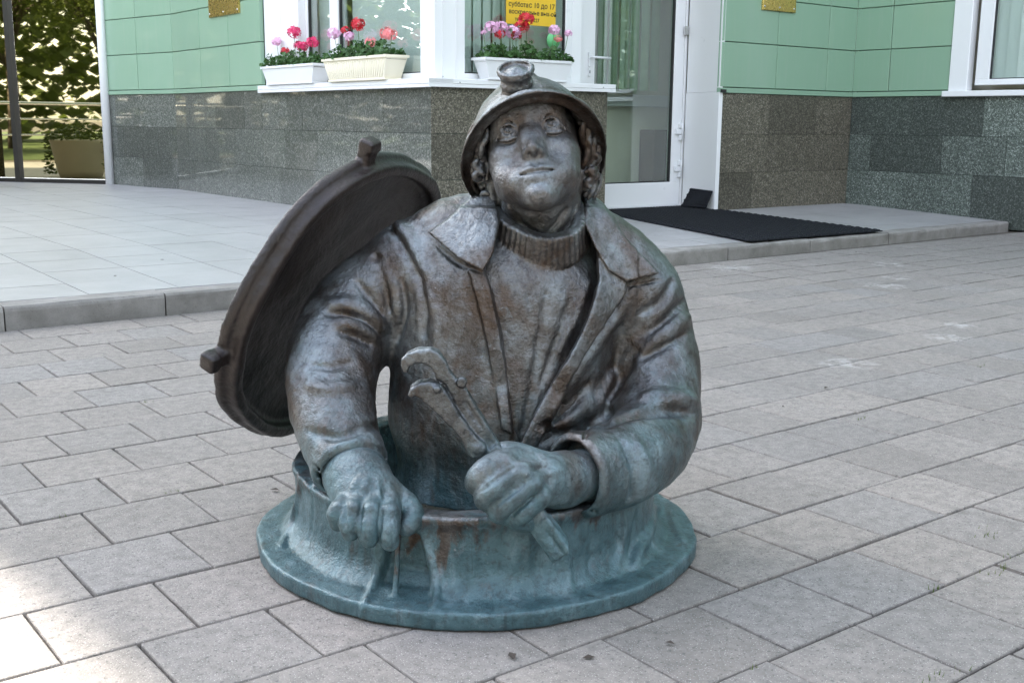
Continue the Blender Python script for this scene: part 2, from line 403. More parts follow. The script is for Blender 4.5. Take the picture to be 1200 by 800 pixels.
# ------------------------------------------------------------------ terrace
terrace=tag(empty('terrace',(0,0,0)),kind='structure')
def ter_z(x,y):
    k=kerb_z(x); return k+(0.12-k)*min(max((y-kerb_y(x)-0.12)/1.5,0),1)
TE=[(-3.2,kerb_y(-3.2)+.10),(8.65,kerb_y(8.65)+.10),(8.65,6.33),(7.0,6.33),(7.0,6.85),(5.8,6.85),(5.8,6.44),(4.21,6.44),(4.21,11.1),(3.93,12.33),(2.6,13.95),(-3.2,21.0)]
def inside(x,y,poly):
    c=False; n=len(poly)
    for i in range(n):
        (xa,ya),(xb,yb)=poly[i],poly[i-1]
        if (ya>y)!=(yb>y) and x<(xb-xa)*(y-ya)/(yb-ya)+xa: c=not c
    return c
bedm=MB()
xs_=np.arange(-3.2,8.66,0.395)
for i in range(len(xs_)-1):
    ys_=np.arange(4.55,21,0.5)
    for j in range(len(ys_)-1):
        xc=(xs_[i]+xs_[i+1])/2; yc=(ys_[j]+ys_[j+1])/2
        q=[(xs_[i],ys_[j]),(xs_[i+1],ys_[j]),(xs_[i+1],ys_[j+1]),(xs_[i],ys_[j+1])]
        q=[(a,max(b,kerb_y(a)+.06)) for a,b in q]
        bedm.add([(a,b,ter_z(a,b)-.004) for a,b in q],[(0,1,2,3)])
o=bedm.build('screed',M['grout'],terrace)
TS=0.385; rgt=random.Random(3); ntile=0
tl=[]
for i in range(-14,26):
    for j in range(0,45):
        x0=1.385+i*TS; y0=4.66+j*TS
        x1,y1=x0+TS,y0+TS
        if x1>8.64: x1=8.64
        if x0<-3.2 or x0>8.5: continue
        cx,cy=(x0+x1)/2,(y0+y1)/2
        if not any(inside(a,b,TE) for a,b in ((x0+.02,y0+.02),(x1-.02,y0+.02),(x0+.02,y1-.02),(x1-.02,y1-.02))): continue
        tl.append((x0,max(y0,kerb_y(cx)+.125),x1,y1))
def dist_in(t):
    q=pix(((t[0]+t[2])/2,(t[1]+t[3])/2,.12))
    return (0 if q is not None and -60<q[0][0]<1260 and q[0][1]<860 else 1, (t[0]**2+t[1]**2))
tl.sort(key=dist_in)
stuff=MB()
for n,(x0,y0,x1,y1) in enumerate(tl):
    g_=.0016; dz=rgt.uniform(-.0006,.0008)
    c4=[(x0+g_,y0+g_),(x1-g_,y0+g_),(x1-g_,y1-g_),(x0+g_,y1-g_)]
    ox,oy=(x0+x1)/2,(y0+y1)/2
    vv=[]
    if n<290:
        for a,b in c4: vv.append((a-ox,b-oy,ter_z(a,b)+dz-.02))
        for a,b in c4: vv.append((a-ox+(.0012 if a<ox else -.0012),b-oy+(.0012 if b<oy else -.0012),ter_z(a,b)+dz+.0005))
        o=mesh_obj('tile',vv,[(4,5,6,7),(0,1,5,4),(1,2,6,5),(2,3,7,6),(3,0,4,7)],M['tile'],terrace); o.location=(ox,oy,0)
    else:
        stuff.add([(a,b,ter_z(a,b)+dz) for a,b in c4],[(0,1,2,3)])
if stuff.v: tag(stuff.build('tile_field',M['tile'],terrace),kind='stuff')
KJ=[-3.2,-2.2,-1.2,-0.25,0.30,1.02,1.66,2.62,3.52,4.40,5.235,6.054,6.95,7.83,8.62]
for i in range(len(KJ)-1):
    x0,x1=KJ[i]+.003,KJ[i+1]-.003; xm=(x0+x1)/2
    y=kerb_y(xm); z=kerb_z(xm); ang=math.atan(0.02)
    b=MB(); rk=random.Random(i); L=(x1-x0)/2
    n=7; vs=[];fs=[]
    prof=[(0.0,-.05),(0.0,z-.022),(.003,z-.010),(.012,z-.001),(.122,z)]
    for k in range(n):
        t=-L+2*L*k/(n-1)
        for (py_,pz_) in prof: vs.append((t,py_+rk.uniform(-.002,.002),pz_+rk.uniform(-.0018,.0018)))
    w=len(prof)
    for k in range(n-1):
        for q in range(w-1): fs.append((k*w+q,(k+1)*w+q,(k+1)*w+q+1,k*w+q+1))
    fs.append(tuple(range(w-1,-1,-1))); fs.append(tuple((n-1)*w+q for q in range(w)))
    b.add(vs,fs); o=b.build('kerb_stone',M['kerb'],terrace); o.location=(xm,y+rk.uniform(-.004,.004),0); o.rotation_euler=(0,0,ang+rk.uniform(-.003,.003))

# ------------------------------------------------------------------ building
bld=tag(empty('office_building',(4.21,6.44,0)),'low office front with grey granite plinth, green panels and white window frames behind the statue','building')
BO=Vector((4.21,6.44,0))
def bpart(mb,name,mats,parent=None):
    o=mb.build(name,mats,parent or bld)
    if parent is None: o.location=-BO
    return o
class Face:
    """a vertical wall face: origin o, direction d along the wall, outward normal n"""
    def __init__(s,o,e):
        s.o=Vector((o[0],o[1],0)); v=Vector((e[0]-o[0],e[1]-o[1],0)); s.L=v.length; s.d=v.normalized(); s.n=Vector((s.d.y,-s.d.x,0))
    def P(s,u,z,w=0.0): return s.o+s.d*u+s.n*w+Vector((0,0,z))
    def slab(s,mb,u0,u1,z0,z1,w0,w1,bev=0.0,m=0):
        if bev<=0:
            v=[s.P(u0,z0,w0),s.P(u1,z0,w0),s.P(u1,z1,w0),s.P(u0,z1,w0),s.P(u0,z0,w1),s.P(u1,z0,w1),s.P(u1,z1,w1),s.P(u0,z1,w1)]
            mb.add(v,[(3,2,1,0),(4,5,6,7),(0,1,5,4),(1,2,6,5),(2,3,7,6),(3,0,4,7)],m)
        else:
            b=bev
            v=[s.P(u0,z0,w0),s.P(u1,z0,w0),s.P(u1,z1,w0),s.P(u0,z1,w0),
               s.P(u0,z0,w1-b),s.P(u1,z0,w1-b),s.P(u1,z1,w1-b),s.P(u0,z1,w1-b),
               s.P(u0+b,z0+b,w1),s.P(u1-b,z0+b,w1),s.P(u1-b,z1-b,w1),s.P(u0+b,z1-b,w1)]
            mb.add(v,[(3,2,1,0),(0,1,5,4),(1,2,6,5),(2,3,7,6),(3,0,4,7),(4,5,9,8),(5,6,10,9),(6,7,11,10),(7,4,8,11),(8,9,10,11)],m)
# outward normals: going along the wall with the outside on the right hand
F_GL =Face((2.6,13.95),(3.93,12.33))      # mirror glass wall
F_ANG=Face((3.93,12.33),(4.21,11.08))
F_BAY=Face((4.21,11.08),(4.21,6.44))
F_FRT=Face((4.21,6.44),(5.80,6.44))
F_RET=Face((5.80,6.44),(5.80,6.80))
F_DR =Face((5.80,6.80),(7.00,6.80))
F_REV=Face((7.00,6.80),(6.91,6.33))
F_RGT=Face((6.91,6.33),(8.65,6.33))
F_SID=Face((8.65,6.33),(8.65,-4.0))
rb=random.Random(21)
def slabs(F,mat,rows,joints,t=0.02):
    for (z0,z1),js in zip(rows,joints):
        for a,b in zip(js[:-1],js[1:]):
            mb=MB(); F.slab(mb,a+.0012,b-.0012,z0+.0012,z1-.0012,-.03,rb.uniform(0,.0015),.0015)
            bpart(mb,'granite_slab',mat)
R3=[(0.10,0.42),(0.42,0.735),(0.735,1.062)]
slabs(F_ANG,M['granite_pol'],R3,[[0,.64,F_ANG.L],[0,.30,.95,F_ANG.L],[0,.62,F_ANG.L]])
slabs(F_BAY,M['granite_pol'],R3,[[0,.42,1.08,1.75,2.32,2.95,3.58,4.20,4.64],[0,.30,.75,1.42,2.0,2.42,3.0,3.62,4.25,4.64],[0,.36,1.0,1.63,2.0,2.48,2.75,3.4,4.02,4.64]])
slabs(F_FRT,M['granite_brown'],R3,[[0,.62,1.59],[0,.30,.95,1.59],[0,.64,1.25,1.59]])
slabs(F_RET,M['granite_brown'],R3,[[0,.36]]*3)
slabs(F_RGT,M['granite_brown'],R3,[[0,.45,1.1,1.74],[0,.22,.60,1.0,1.74],[0,.62,1.25,1.74]])
slabs(F_SID,M['granite_grn'],[(0.0,0.42)]+R3[1:],[[0,.59,1.23,1.85,2.5,3.2,4,5],[0,.23,.93,1.5,2.1,2.8,3.5,5],[0,.623,1.28,1.9,2.5,3.2,4,5]])
# backing walls behind the cladding
back=MB()
for F,zz in ((F_ANG,18),(F_BAY,18),(F_FRT,1.05),(F_RET,1.05),(F_RGT,18),(F_SID,18)):
    if F is F_SID:
        F.slab(back,.02,.955,0.05,zz,-.25,-.032); F.slab(back,.955,2.6,0.05,1.05,-.25,-.032); F.slab(back,.955,2.6,2.62,zz,-.25,-.032); F.slab(back,2.6,F.L,0.05,zz,-.25,-.032); continue
    if F in (F_BAY,):
        F.slab(back,0.0,2.02,0.05,zz,-.25,-.032); F.slab(back,2.02,F.L-.0,0.05,1.05,-.25,-.032); F.slab(back,2.02,F.L,2.62,zz,-.25,-.032)
    else: F.slab(back,.14 if F is F_RGT else 0,F.L,0.05,zz,-.25,-.032)
F_FRT.slab(back,0,F_FRT.L,2.62,18,-.25,-.032); F_DR.slab(back,0,F_DR.L,2.32,18,-.2,-.032); F_GL.slab(back,-6.25,F_GL.L,3.0,18,-.25,-.032)  # upper backing added unseen to shade the scene, left end shapes the sun patch
bpart(back,'wall',M['gap'])
# green panels
def panels(F,us,zs,parent_name='cladding_panel'):
    for a,b in zip(us[:-1],us[1:]):
        for z0,z1 in zip(zs[:-1],zs[1:]):
            mb=MB(); F.slab(mb,a+.003,b-.003,z0+.003,z1-.003,-.03,rb.uniform(.004,.006),.004); bpart(mb,parent_name,M['panel'])
ZS=[1.108,1.465,1.825,2.185,2.545,2.905]
panels(F_ANG,[0.03,.64,F_ANG.L],ZS)
panels(F_BAY,[0.0,.70,1.36,2.02],ZS)
panels(F_RGT,[0.0,.68,1.355,1.74],ZS)
panels(F_SID,[0.0,.37,.95],ZS)
up=MB()
for F,a,b in ((F_ANG,0,F_ANG.L),(F_BAY,0,F_BAY.L),(F_FRT,0,F_FRT.L),(F_RGT,0,F_RGT.L),(F_SID,0,9),(F_GL,-6.25,F_GL.L)):
    F.slab(up,a,b,2.91 if F is not F_GL else 3.0,18,-.03,.005)
F_FRT.slab(up,0,F_FRT.L,2.62,2.905,-.03,.005); F_BAY.slab(up,2.02,F_BAY.L,2.62,2.905,-.03,.005); F_SID.slab(up,2.6,9,1.1,2.905,-.03,.005)
bpart(up,'upper_shade_wall',M['panel'])  # unseen storeys added, height and left end set to shade the scene
for F,a,b in ((F_ANG,0.02,F_ANG.L+.004),(F_BAY,-.004,2.06),(F_RGT,0.0,F_RGT.L-.012),(F_SID,0.012,.96)):
    tr=MB(); F.slab(tr,a,b,1.064,1.104,-.03,.014,.003); bpart(tr,'drip_trim',M['panel'])
dk=MB(); F_RGT.slab(dk,-.005,.05,1.066,1.09,.015,.03); bpart(dk,'trim_end_cap',M['gasket'])
# roof slab added unseen to shade the scene and keep rooms dark
shade_roof=MB(); shade_roof.add([(-1.36,18.78,18),(2.6,13.95,18),(3.93,12.33,18),(4.21,11.08,18),(4.21,6.44,18),(8.65,6.33,18),(8.65,-4,18),(24,-4,18),(24,36,18),(-1.36,36,18)],[tuple(range(10))])
bpart(shade_roof,'shade_roof',M['gap'])
# interior: floor, back walls, ceiling
inn=MB(); inn.box((4.3,8.9,0.05),(12,9.0,3.0)); inn.box((8.9,-4,0.05),(9.0,8.9,3.0)); inn.box((5.62,7.42,.05),(8.9,7.48,3.0)); bpart(inn,'room_wall',M['room'])
fl=MB(); fl.box((4.47,6.86,0.02),(12,8.9,0.11)); fl.box((4.6,8.9,0.02),(12,11,.11)); bpart(fl,'room_floor',M['roomfloor'])
ce=MB(); ce.box((4.3,6.5,2.75),(12,11,2.85)); ce.box((8.72,-4,2.75),(12,6.3,2.85)); bpart(ce,'ceiling',M['white2'])
# white pole at the glass corner
pl=MB(); pl.tube([(3.905,12.29,.11),(3.905,12.29,3.0)],.045,14); bpart(pl,'corner_trim',M['white'])

# windows
def window(F,us,z0,z1,w,fr=.055,names='window'):
    """frame with panes between the post positions us=[(a,b),..] of glass"""
    f=MB(); a0=us[0][0]-fr; b1=us[-1][1]+fr
    F.slab(f,a0,b1,z0-.045,z0,w-.06,w,.004); F.slab(f,a0,b1,z1,z1+.06,w-.06,w,.004)
    F.slab(f,a0,us[0][0],z0,z1,w-.06,w-.001,.004)
    for (p,q) in zip(us[:-1],us[1:]): F.slab(f,p[1],q[0],z0,z1,w-.06,w+.004,.005)
    F.slab(f,us[-1][1],b1,z0,z1,w-.06,w-.001,.004)
    fo=bpart(f,names,M['white'])
    gk=MB()
    for a,b in us:
        for (u0,u1,q0,q1) in ((a,b,z0,z0+.008),(a,b,z1-.008,z1),(a,a+.008,z0+.008,z1-.008),(b-.008,b,z0+.008,z1-.008)): F.slab(gk,u0,u1,q0,q1,w-.035,w-.012)
    gk.build('gasket',M['gasket'],fo)
    for a,b in us:
        p=MB(); F.slab(p,a,b,z0,z1,w-.034,w-.028); p.build('pane',M['pane'],fo)
    return fo
W=-.09
# bay side
pil=MB(); F_BAY.slab(pil,2.03,2.66,1.10,2.60,-.20,-.03,.004); F_BAY.slab(pil,2.345,2.35,1.10,2.60,-.05,-.027); bpart(pil,'white_pilaster',M['white'])
wb=window(F_BAY,[(2.70,3.08),(3.21,4.495)],1.145,2.52,W)
post=MB(); post.box((4.2965,6.525,1.10),(4.545,6.70,2.60)); post.box((4.36,6.519,1.10),(4.365,6.524,2.60)); post.box((4.47,6.519,1.10),(4.475,6.524,2.60)); bpart(post,'corner_post',M['white'])
wf=window(F_FRT,[(.335,1.245)],1.145,2.52,W,.058)
jm=MB(); F_FRT.slab(jm,1.305,1.40,1.10,2.60,-.36,W-.004,.004); bpart(jm,'window_jamb',M['white'])
# sills
sl=MB(); F_BAY.slab(sl,2.03,F_BAY.L+.05,1.064,1.098,-.15,.05,.004); F_BAY.slab(sl,2.03,F_BAY.L+.05,1.040,1.063,.030,.0495,.002); bpart(sl,'window_sill',M['white'])
sl=MB(); F_FRT.slab(sl,-.052,F_FRT.L+.04,1.065,1.099,-.36,.05,.004); F_FRT.slab(sl,-.049,F_FRT.L+.04,1.042,1.064,.030,.0495,.002); bpart(sl,'window_sill',M['white'])
for u,z,w in ((.2,1.075,.052),(.62,1.075,.052),(1.1,1.075,.052),(1.5,1.075,.052),(.05,1.115,.0805),(.15,1.115,.0805)):
    sc_=MB(); c=F_FRT.P(u,z,w if w<.06 else -w); sc_.lathe([(0.0001,.003),(.004,.003),(.005,0)],c,8,rot=Matrix.Rotation(math.radians(90),3,'X')); bpart(sc_,'screw',M['steel'])
# blinds behind the panes
def blinds(F,a,b,z0,z1,w,step=.085,name='blind'):
    bl=MB(); u=a
    while u<b:
        v=[F.P(u,z0,w),F.P(u+step*.96,z0,w-.02),F.P(u+step*.96,z1,w-.02),F.P(u,z1,w),F.P(u,z0,w-.002),F.P(u+step*.96,z0,w-.022),F.P(u+step*.96,z1,w-.022),F.P(u,z1,w-.002)]
        bl.add(v,[(0,1,2,3),(7,6,5,4),(0,4,5,1),(3,2,6,7)]); u+=step
    return bpart(bl,name,M['blind'])
blinds(F_BAY,2.70,3.10,1.15,2.5,-.20); blinds(F_BAY,3.26,4.50,1.15,2.5,-.19); blinds(F_FRT,.36,.95,1.15,2.5,-.26)
# side window far right
surr=MB(); F_SID.slab(surr,.955,1.12,1.10,2.60,-.06,.02,.004); bpart(surr,'window_surround',M['white'])
surr=MB(); F_SID.slab(surr,2.45,2.6,1.10,2.60,-.06,.02,.004); bpart(surr,'window_surround',M['white'])
ws=window(F_SID,[(1.29,2.25)],1.19,2.5,-.01,.12)
sl=MB(); F_SID.slab(sl,.92,2.64,1.055,1.10,-.06,.055,.004); bpart(sl,'window_sill',M['white'])
blinds(F_SID,1.29,2.3,1.15,2.5,-.075,.10)

# notice and sticker inside the front window
def text_mesh(txt,size,mat,parent,loc,rot,name='lettering'):
    cu=bpy.data.curves.new(name,'FONT'); cu.body=txt; cu.size=size; cu.extrude=.0004; cu.offset=.0006; cu.resolution_u=2
    tmp=bpy.data.objects.new(name,cu); COL.objects.link(tmp)
    dg=bpy.context.evaluated_depsgraph_get(); me=bpy.data.meshes.new_from_object(tmp.evaluated_get(dg))
    bpy.data.objects.remove(tmp); me.materials.clear(); me.materials.append(mat)
    o=link(bpy.data.objects.new(name,me),parent); o.location=loc; o.rotation_euler=rot; return o
no=MB(); F_FRT.slab(no,.712,1.165,1.500,2.02,-.116,-.114); notice=bpart(no,'notice',M['yellow'])
yt=6.44+.1135
for (txt,z,u,sz) in (('понедельник - пятница',1.88,.735,.036),('с 9 00 до 20 00',1.82,.80,.044),('перерыв с 13 до 14',1.755,.735,.040),('с 10 00',1.69,.735,.044),('до 20',1.69,.98,.050),('суббота',1.622,.732,.046),('с 10 до 17',1.622,.915,.052),('воскресенье вых-ой',1.572,.735,.044),('тел. 8 017 227',1.524,.79,.036)):
    text_mesh(txt,sz,M['ink'],notice,(4.21+u,6.44+.1132,z),(PI/2,0,0))
st=MB(); st.lathe([(0.0001,.001),(.062,.001),(.062,0)],(5.355,6.44+.1125,1.405),24,rot=Matrix.Rotation(PI/2,3,'X')); bpart(st,'round_sticker',M['sticker'])
# door
df=MB(); F_DR.slab(df,.07,.185,.33,2.18,-.06,0,.004); F_DR.slab(df,1.065,1.175,.33,2.18,-.06,0,.004); F_DR.slab(df,.07,1.175,.135,.33,-.06,.0,.004); F_DR.slab(df,.07,1.175,2.18,2.29,-.06,0,.004)
door=bpart(df,'door',M['white'])
gk=MB()
for (a,b,q0,q1) in ((.185,1.065,.33,.339),(.185,.194,.339,2.18),(1.054,1.065,.339,2.18)): F_DR.slab(gk,a,b,q0,q1,-.035,-.01)
gk.build('gasket',M['gasket'],door)
p=MB(); F_DR.slab(p,.185,1.065,.33,2.18,-.034,-.028); p.build('pane',M['pane_door'],door)
hd=MB(); hd.obox(F_DR.P(.122,1.30,.008),(.014,.008,.055),None,0,.004); hd.tube([F_DR.P(.125,1.318,.0),F_DR.P(.125,1.318,.045),F_DR.P(.14,1.318,.052),F_DR.P(.30,1.315,.052)],.0095,10); hd.build('handle',M['white2'],door)
lk=MB(); lk.obox(F_DR.P(.122,1.205,.006),(.013,.006,.032),None,0,.003); lk.build('lock_plate',M['white2'],door)
kh=MB(); kh.obox(F_DR.P(.122,1.207,.0125),(.0035,.001,.011),None); kh.build('keyhole',M['gasket'],door)
for zz in (.39,.70,1.9):
    hg=MB()
    for k,(dz,w) in enumerate(((0.0,.016),(.050,.022),(.100,.016))):
        hg.obox(F_DR.P(1.155-(.03 if k==1 else 0),zz+dz,.012),(.030 if k==1 else .02,.012,.021),None,0,.004)
    hg.tube([F_DR.P(1.165,zz-.02,.02),F_DR.P(1.165,zz+.12,.02)],.008,8)
    hg.build('hinge',M['white2'],door)
cr=MB(); F_DR.slab(cr,.07,1.19,.115,.133,-.06,.012); bpart(cr,'threshold',M['white2'])
fr=MB(); F_DR.slab(fr,1.177,1.20,.12,2.30,-.08,.01,.003); bpart(fr,'door_jamb',M['white'])
fr=MB(); F_DR.slab(fr,0.0,.068,.12,2.30,-.08,.01,.003); bpart(fr,'door_jamb',M['white'])
rv=MB(); F_REV.slab(rv,.02,F_REV.L+.006,.12,1.068,-.03,.006,.003); bpart(rv,'reveal_panel',M['white'])
rv=MB(); F_REV.slab(rv,.02,F_REV.L,1.07,2.6,-.03,.0,.003); bpart(rv,'reveal_panel',M['white'])
sn=MB(); sn.obox(F_DR.P(1.165,1.575,.022),(.02,.014,.035),None,0,.004); bpart(sn,'door_contact',M['steel'])
# things seen inside the door
cab=MB(); cab.box((7.07,7.22,.11),(7.40,7.41,.76),0,.008); bpart(cab,'cabinet',M['cabinet'])
ssl=MB(); ssl.box((6.2,7.33,.96),(7.40,7.41,1.06),0,.006); bpart(ssl,'inner_sill',M['white2'])
blinds(F_DR,.10,1.10,1.09,2.4,-.28,.12,'door_blind').data.materials[0]=M['greenblind']
# name plates
for F,u0,u1,z0,z1,lab in ((F_RGT,.45,.87,1.735,2.05,None),(F_BAY,.98,1.64,1.725,2.10,None)):
    pm=MB(); F.slab(pm,u0,u1,z0,z1,.006,.022,.004); po=bpart(pm,'name_plate',M['brass'])
    for u,z in ((u0+.025,z0+.03),(u1-.025,z0+.03),((u0+u1)/2,z0+.03)):
        s_=MB(); zrot=F.n.to_track_quat('Z','Y').to_matrix(); s_.lathe([(0.0001,.005),(.005,.005),(.008,0)],F.P(u,z,.022),10,rot=zrot); s_.build('screw',M['steel'],po)
# mirror glass wall at far left
for a,b in ((-6.0,-3.0),(-3.0,.92),(.98,F_GL.L-.05)):
    p=MB(); F_GL.slab(p,a+.03,b,.17,2.95,-.03,-.02); o=bpart(p,'mirror_pane',M['mirror'])
ml=MB(); F_GL.slab(ml,.92,.98,.11,2.95,-.06,.02,.004); bpart(ml,'mullion',M['mullion'])
ml=MB(); F_GL.slab(ml,-26,F_GL.L-.05,.10,.165,-.08,.015,.004); bpart(ml,'bottom_rail',M['mullion'])
ml=MB(); F_GL.slab(ml,-26,-6.0,.165,3.0,-.06,-.02); bpart(ml,'glass_wall',M['mirror'])

# ------------------------------------------------------------------ mats
def mat_thing(name,c4,th,parent=None,holes=True,nx=30,ny=44):
    """rubber ring mat: a sheet of raised nubs on a base"""
    A,B,C_,D_=[Vector(c) for c in c4]
    nrm=(B-A).cross(D_-A).normalized()
    b=MB(); pt=lambda u,v:(A*(1-u)+B*u)*(1-v)+(D_*(1-u)+C_*u)*v
    base=[A,B,C_,D_]; t=nrm*th
    b.add(base+[q+t*.5 for q in base],[(3,2,1,0),(4,5,6,7),(0,1,5,4),(1,2,6,5),(2,3,7,6),(3,0,4,7)])
    for i in range(nx):
        for j in range(ny):
            u=(i+.5+(.25 if j%2 else -.25))/nx; v=(j+.5)/ny
            c=pt(u,v)+t*.5; du=(B-A)/nx*.34; dv=(D_-A)/ny*.34
            v0=[c-du-dv,c+du-dv,c+du+dv,c-du+dv]; v1=[q+t*.5-(q-c)*.25 for q in v0]
            b.add(v0+v1,[(4,5,6,7),(0,1,5,4),(1,2,6,5),(2,3,7,6),(3,0,4,7)])
    return b.build(name,M['rubber'],parent)
mo=mat_thing('door_mat',[(5.50,kerb_y(5.5)+.05,.083),(6.90,kerb_y(6.9)+.02,.078),(6.98,6.70,.125),(5.86,6.72,.125)],.014,None,nx=34,ny=52)
tag(mo,'long black studded rubber mat laid from the white door to the kerb','door mat')
mo2=mat_thing('door_mat',[(6.80,6.60,.135),(6.845,6.36,.135),(6.90,6.345,.275),(6.90,6.59,.285)],.014,None,nx=12,ny=7)
tag(mo2,'small black rubber mat piece leaning against the white door reveal','door mat')

# ------------------------------------------------------------------ flower boxes
def flower_box(cx,cy,rz,z,L0,L1,H,D,mat,label,flowers,seed,ribs=False):
    root=tag(empty('flower_box',(cx,cy,z),rz),label,'flower box','flower boxes on the window sills')
    hl,hb,d=L1/2,L0/2,D/2
    b=MB(); n=0
    def ring(hx,hy,zz): return [(-hx,-hy,zz),(hx,-hy,zz),(hx,hy,zz),(-hx,hy,zz)]
    rings=[ring(hb,d*.78,.012),ring(hl-.006,d*.97,H-.018),ring(hl+.006,d+.008,H-.018),ring(hl+.006,d+.008,H),ring(hl-.004,d-.004,H),ring(hl-.008,d-.008,H-.02)]
    vs=sum(rings,[]); fs=[(3,2,1,0)]
    for k in range(len(rings)-1):
        for q in range(4): fs.append((k*4+q,k*4+(q+1)%4,(k+1)*4+(q+1)%4,(k+1)*4+q))
    b.add(vs,fs)
    if ribs:
        for k in range(26):
            t=(k+.5)/26*2-1
            b.tube([(t*hb*.97,-d*.78-.001,.02),(t*(hl-.012),-d*.965,H-.024)],.0035,6)
    b.build('trough',mat,root)
    s=MB(); s.box((-hb-.012,-d*.85,0),(hb+.012,d*.85,.013),0,.004); s.build('saucer',mat,root)
    so=MB(); so.box((-hl+.01,-d+.01,H-.03),(hl-.01,d-.01,H-.015)); so.build('soil',M['soil'],root)
    r=random.Random(seed); lv=MB(); stx=MB()
    for i in range(460):
        x=r.uniform(-hl*.98,hl*1.0); top=.115*(1-.45*(abs(x)/hl)**2)*(0.75+.35*math.sin(x*23+seed)); 
        zz=H+r.uniform(-.012,1)*top; y=r.uniform(-d*1.15,d*.9)*(1-.25*(zz-H)/.15)
        rad=r.uniform(.011,.021)
        nrm=Vector((r.gauss(0,.5),r.gauss(-.35,.5),r.uniform(.25,1))).normalized(); q=nrm.to_track_quat('Z','Y').to_matrix()@Matrix.Rotation(r.uniform(0,6.28),3,'Z')
        c=Vector((x,y,zz)); vs=[c-q@Vector((0,0,.003))]
        for k in range(9):
            an=.35+2*PI*.92*k/8; rr=rad*(1+.10*math.cos(5*an)); vs.append(c+q@Vector((rr*math.cos(an),rr*math.sin(an),.004*math.sin(an*3)+.002)))
        lv.add(vs,[(0,k,k+1) for k in range(1,9)])
        if i%3==0: stx.tube([(x*.8,y*.5,H-.015),(x*.92,y*.8,(zz+H)/2),tuple(c)],.0016,4)
    lv.build('foliage',M['ger_leaf'],root); stx.build('stem',M['stem'],root)
    for (fx,fz,fr,mk) in flowers:
        st_=MB(); fy=r.uniform(-d*.6,-d*.1); st_.tube([(fx*.85,fy*.4,H-.01),(fx*.95,fy*.8,H+fz*.5),(fx,fy,H+fz)],.0022,5); so_=st_.build('flower_stalk',M['stem'],root)
        fm=MB(); c=Vector((fx,fy,H+fz))
        for k in range(34):
            dv=Vector((r.gauss(0,1),r.gauss(0,1),r.gauss(.15,.8))).normalized(); cc=c+Vector((dv.x*fr,dv.y*fr*.8,dv.z*fr*.72))*r.uniform(.75,1.05)
            q=dv.to_track_quat('Z','Y').to_matrix()@Matrix.Rotation(r.uniform(0,6.28),3,'Z'); pr=fr*r.uniform(.30,.42)
            for pt_ in range(5):
                a=2*PI*pt_/5; e=q@Vector((math.cos(a),math.sin(a),.25)); t_=q@Vector((-math.sin(a),math.cos(a),0))
                fm.add([cc,cc+e*pr*.6-t_*pr*.34,cc+e*pr,cc+e*pr*.6+t_*pr*.34],[(0,1,2,3)])
        fm.build('flower_head',M[mk],so_)
    return root
flower_box(4.215,8.43,-PI/2,1.099,.80,.93,.150,.17,M['white2'],'small plain white flower box of red and pink geraniums nearest the green panels',[(-.29,.20,.045,'lilac'),(-.16,.12,.040,'red'),(.06,.25,.062,'crimson'),(.12,.145,.045,'crimson'),(.20,.14,.045,'crimson'),(.33,.165,.055,'crimson')],3)
flower_box(4.215,7.34,-PI/2,1.099,.80,.93,.170,.18,M['cream'],'cream ribbed flower box of red and pink geraniums beside the big window',[(-.37,.19,.055,'lilac'),(-.20,.20,.038,'red'),(-.04,.235,.060,'red'),(-.14,.155,.045,'lilac'),(.14,.10,.045,'salmon'),(.36,.15,.055,'salmon'),(.47,.13,.045,'salmon')],8,True)
flower_box(4.995,6.44,0,1.100,.68,.78,.150,.15,M['white2'],'long white flower box of tall geraniums behind the helmet lamp',[(-.31,.20,.052,'lilac'),(-.22,.20,.058,'lilac'),(-.13,.18,.055,'lilac'),(-.24,.16,.038,'red'),(-.05,.225,.055,'red'),(.0,.275,.058,'red'),(-.09,.16,.04,'red'),(.25,.215,.045,'lilac'),(.39,.20,.032,'lilac'),(.28,.155,.03,'salmon'),(-.38,.165,.02,'lilac')],14)

# ------------------------------------------------------------------ what the mirror glass shows: planter, railing, trees across the lawn
pr=tag(empty('stone_planter',(2.27,12.50,.12)),'round pale stone planter with trailing plants mirrored in the tinted glass','planter')
b=MB(); b.lathe([(.0001,.0),(.24,.0),(.27,.08),(.33,.40),(.345,.44),(.32,.45),(.30,.40),(.0001,.39)],(0,0,0),28); b.build('pot',M['potstone'],pr)
r=random.Random(5); lv=MB()
for i in range(900):
    a=r.uniform(0,6.28); rr=.38*math.sqrt(r.random()); zz=.45+r.uniform(0,.20)*(1.2-rr/.4)
    if r.random()<.35: rr=r.uniform(.34,.42); zz=.45-r.random()**1.5*.42; a=r.choice([2.0,2.25,5.2])+r.gauss(0,.22)
    c=Vector((rr*math.cos(a),rr*math.sin(a),zz)); q=Vector((r.gauss(0,.7),r.gauss(0,.7),r.uniform(.2,1))).normalized().to_track_quat('Z','Y').to_matrix(); s_=r.uniform(.018,.036)
    lv.add([c+q@Vector((-s_,0,0)),c+q@Vector((0,-s_*.5,0)),c+q@Vector((s_*1.2,0,0)),c+q@Vector((0,s_*.5,0))],[(0,1,2,3)])
lv.build('foliage',M['moss'],pr)
ra=tag(empty('steel_railing',(0,0,0)),'brushed steel handrail on a low granite parapet mirrored in the tinted glass','railing')
pb=MB(); pb.box((1.95,13.34,.11),(2.22,14.30,.70),0,.01); pb.build('parapet',M['granite_brown'],ra)
for zz,rr in ((1.55,.03),(1.36,.014),(1.19,.014),(1.02,.014),(.86,.014)):
    t=MB(); t.tube([(2.08,13.36,zz),(2.08,14.4,zz)],rr,10); t.build('rail',M['steel'],ra)
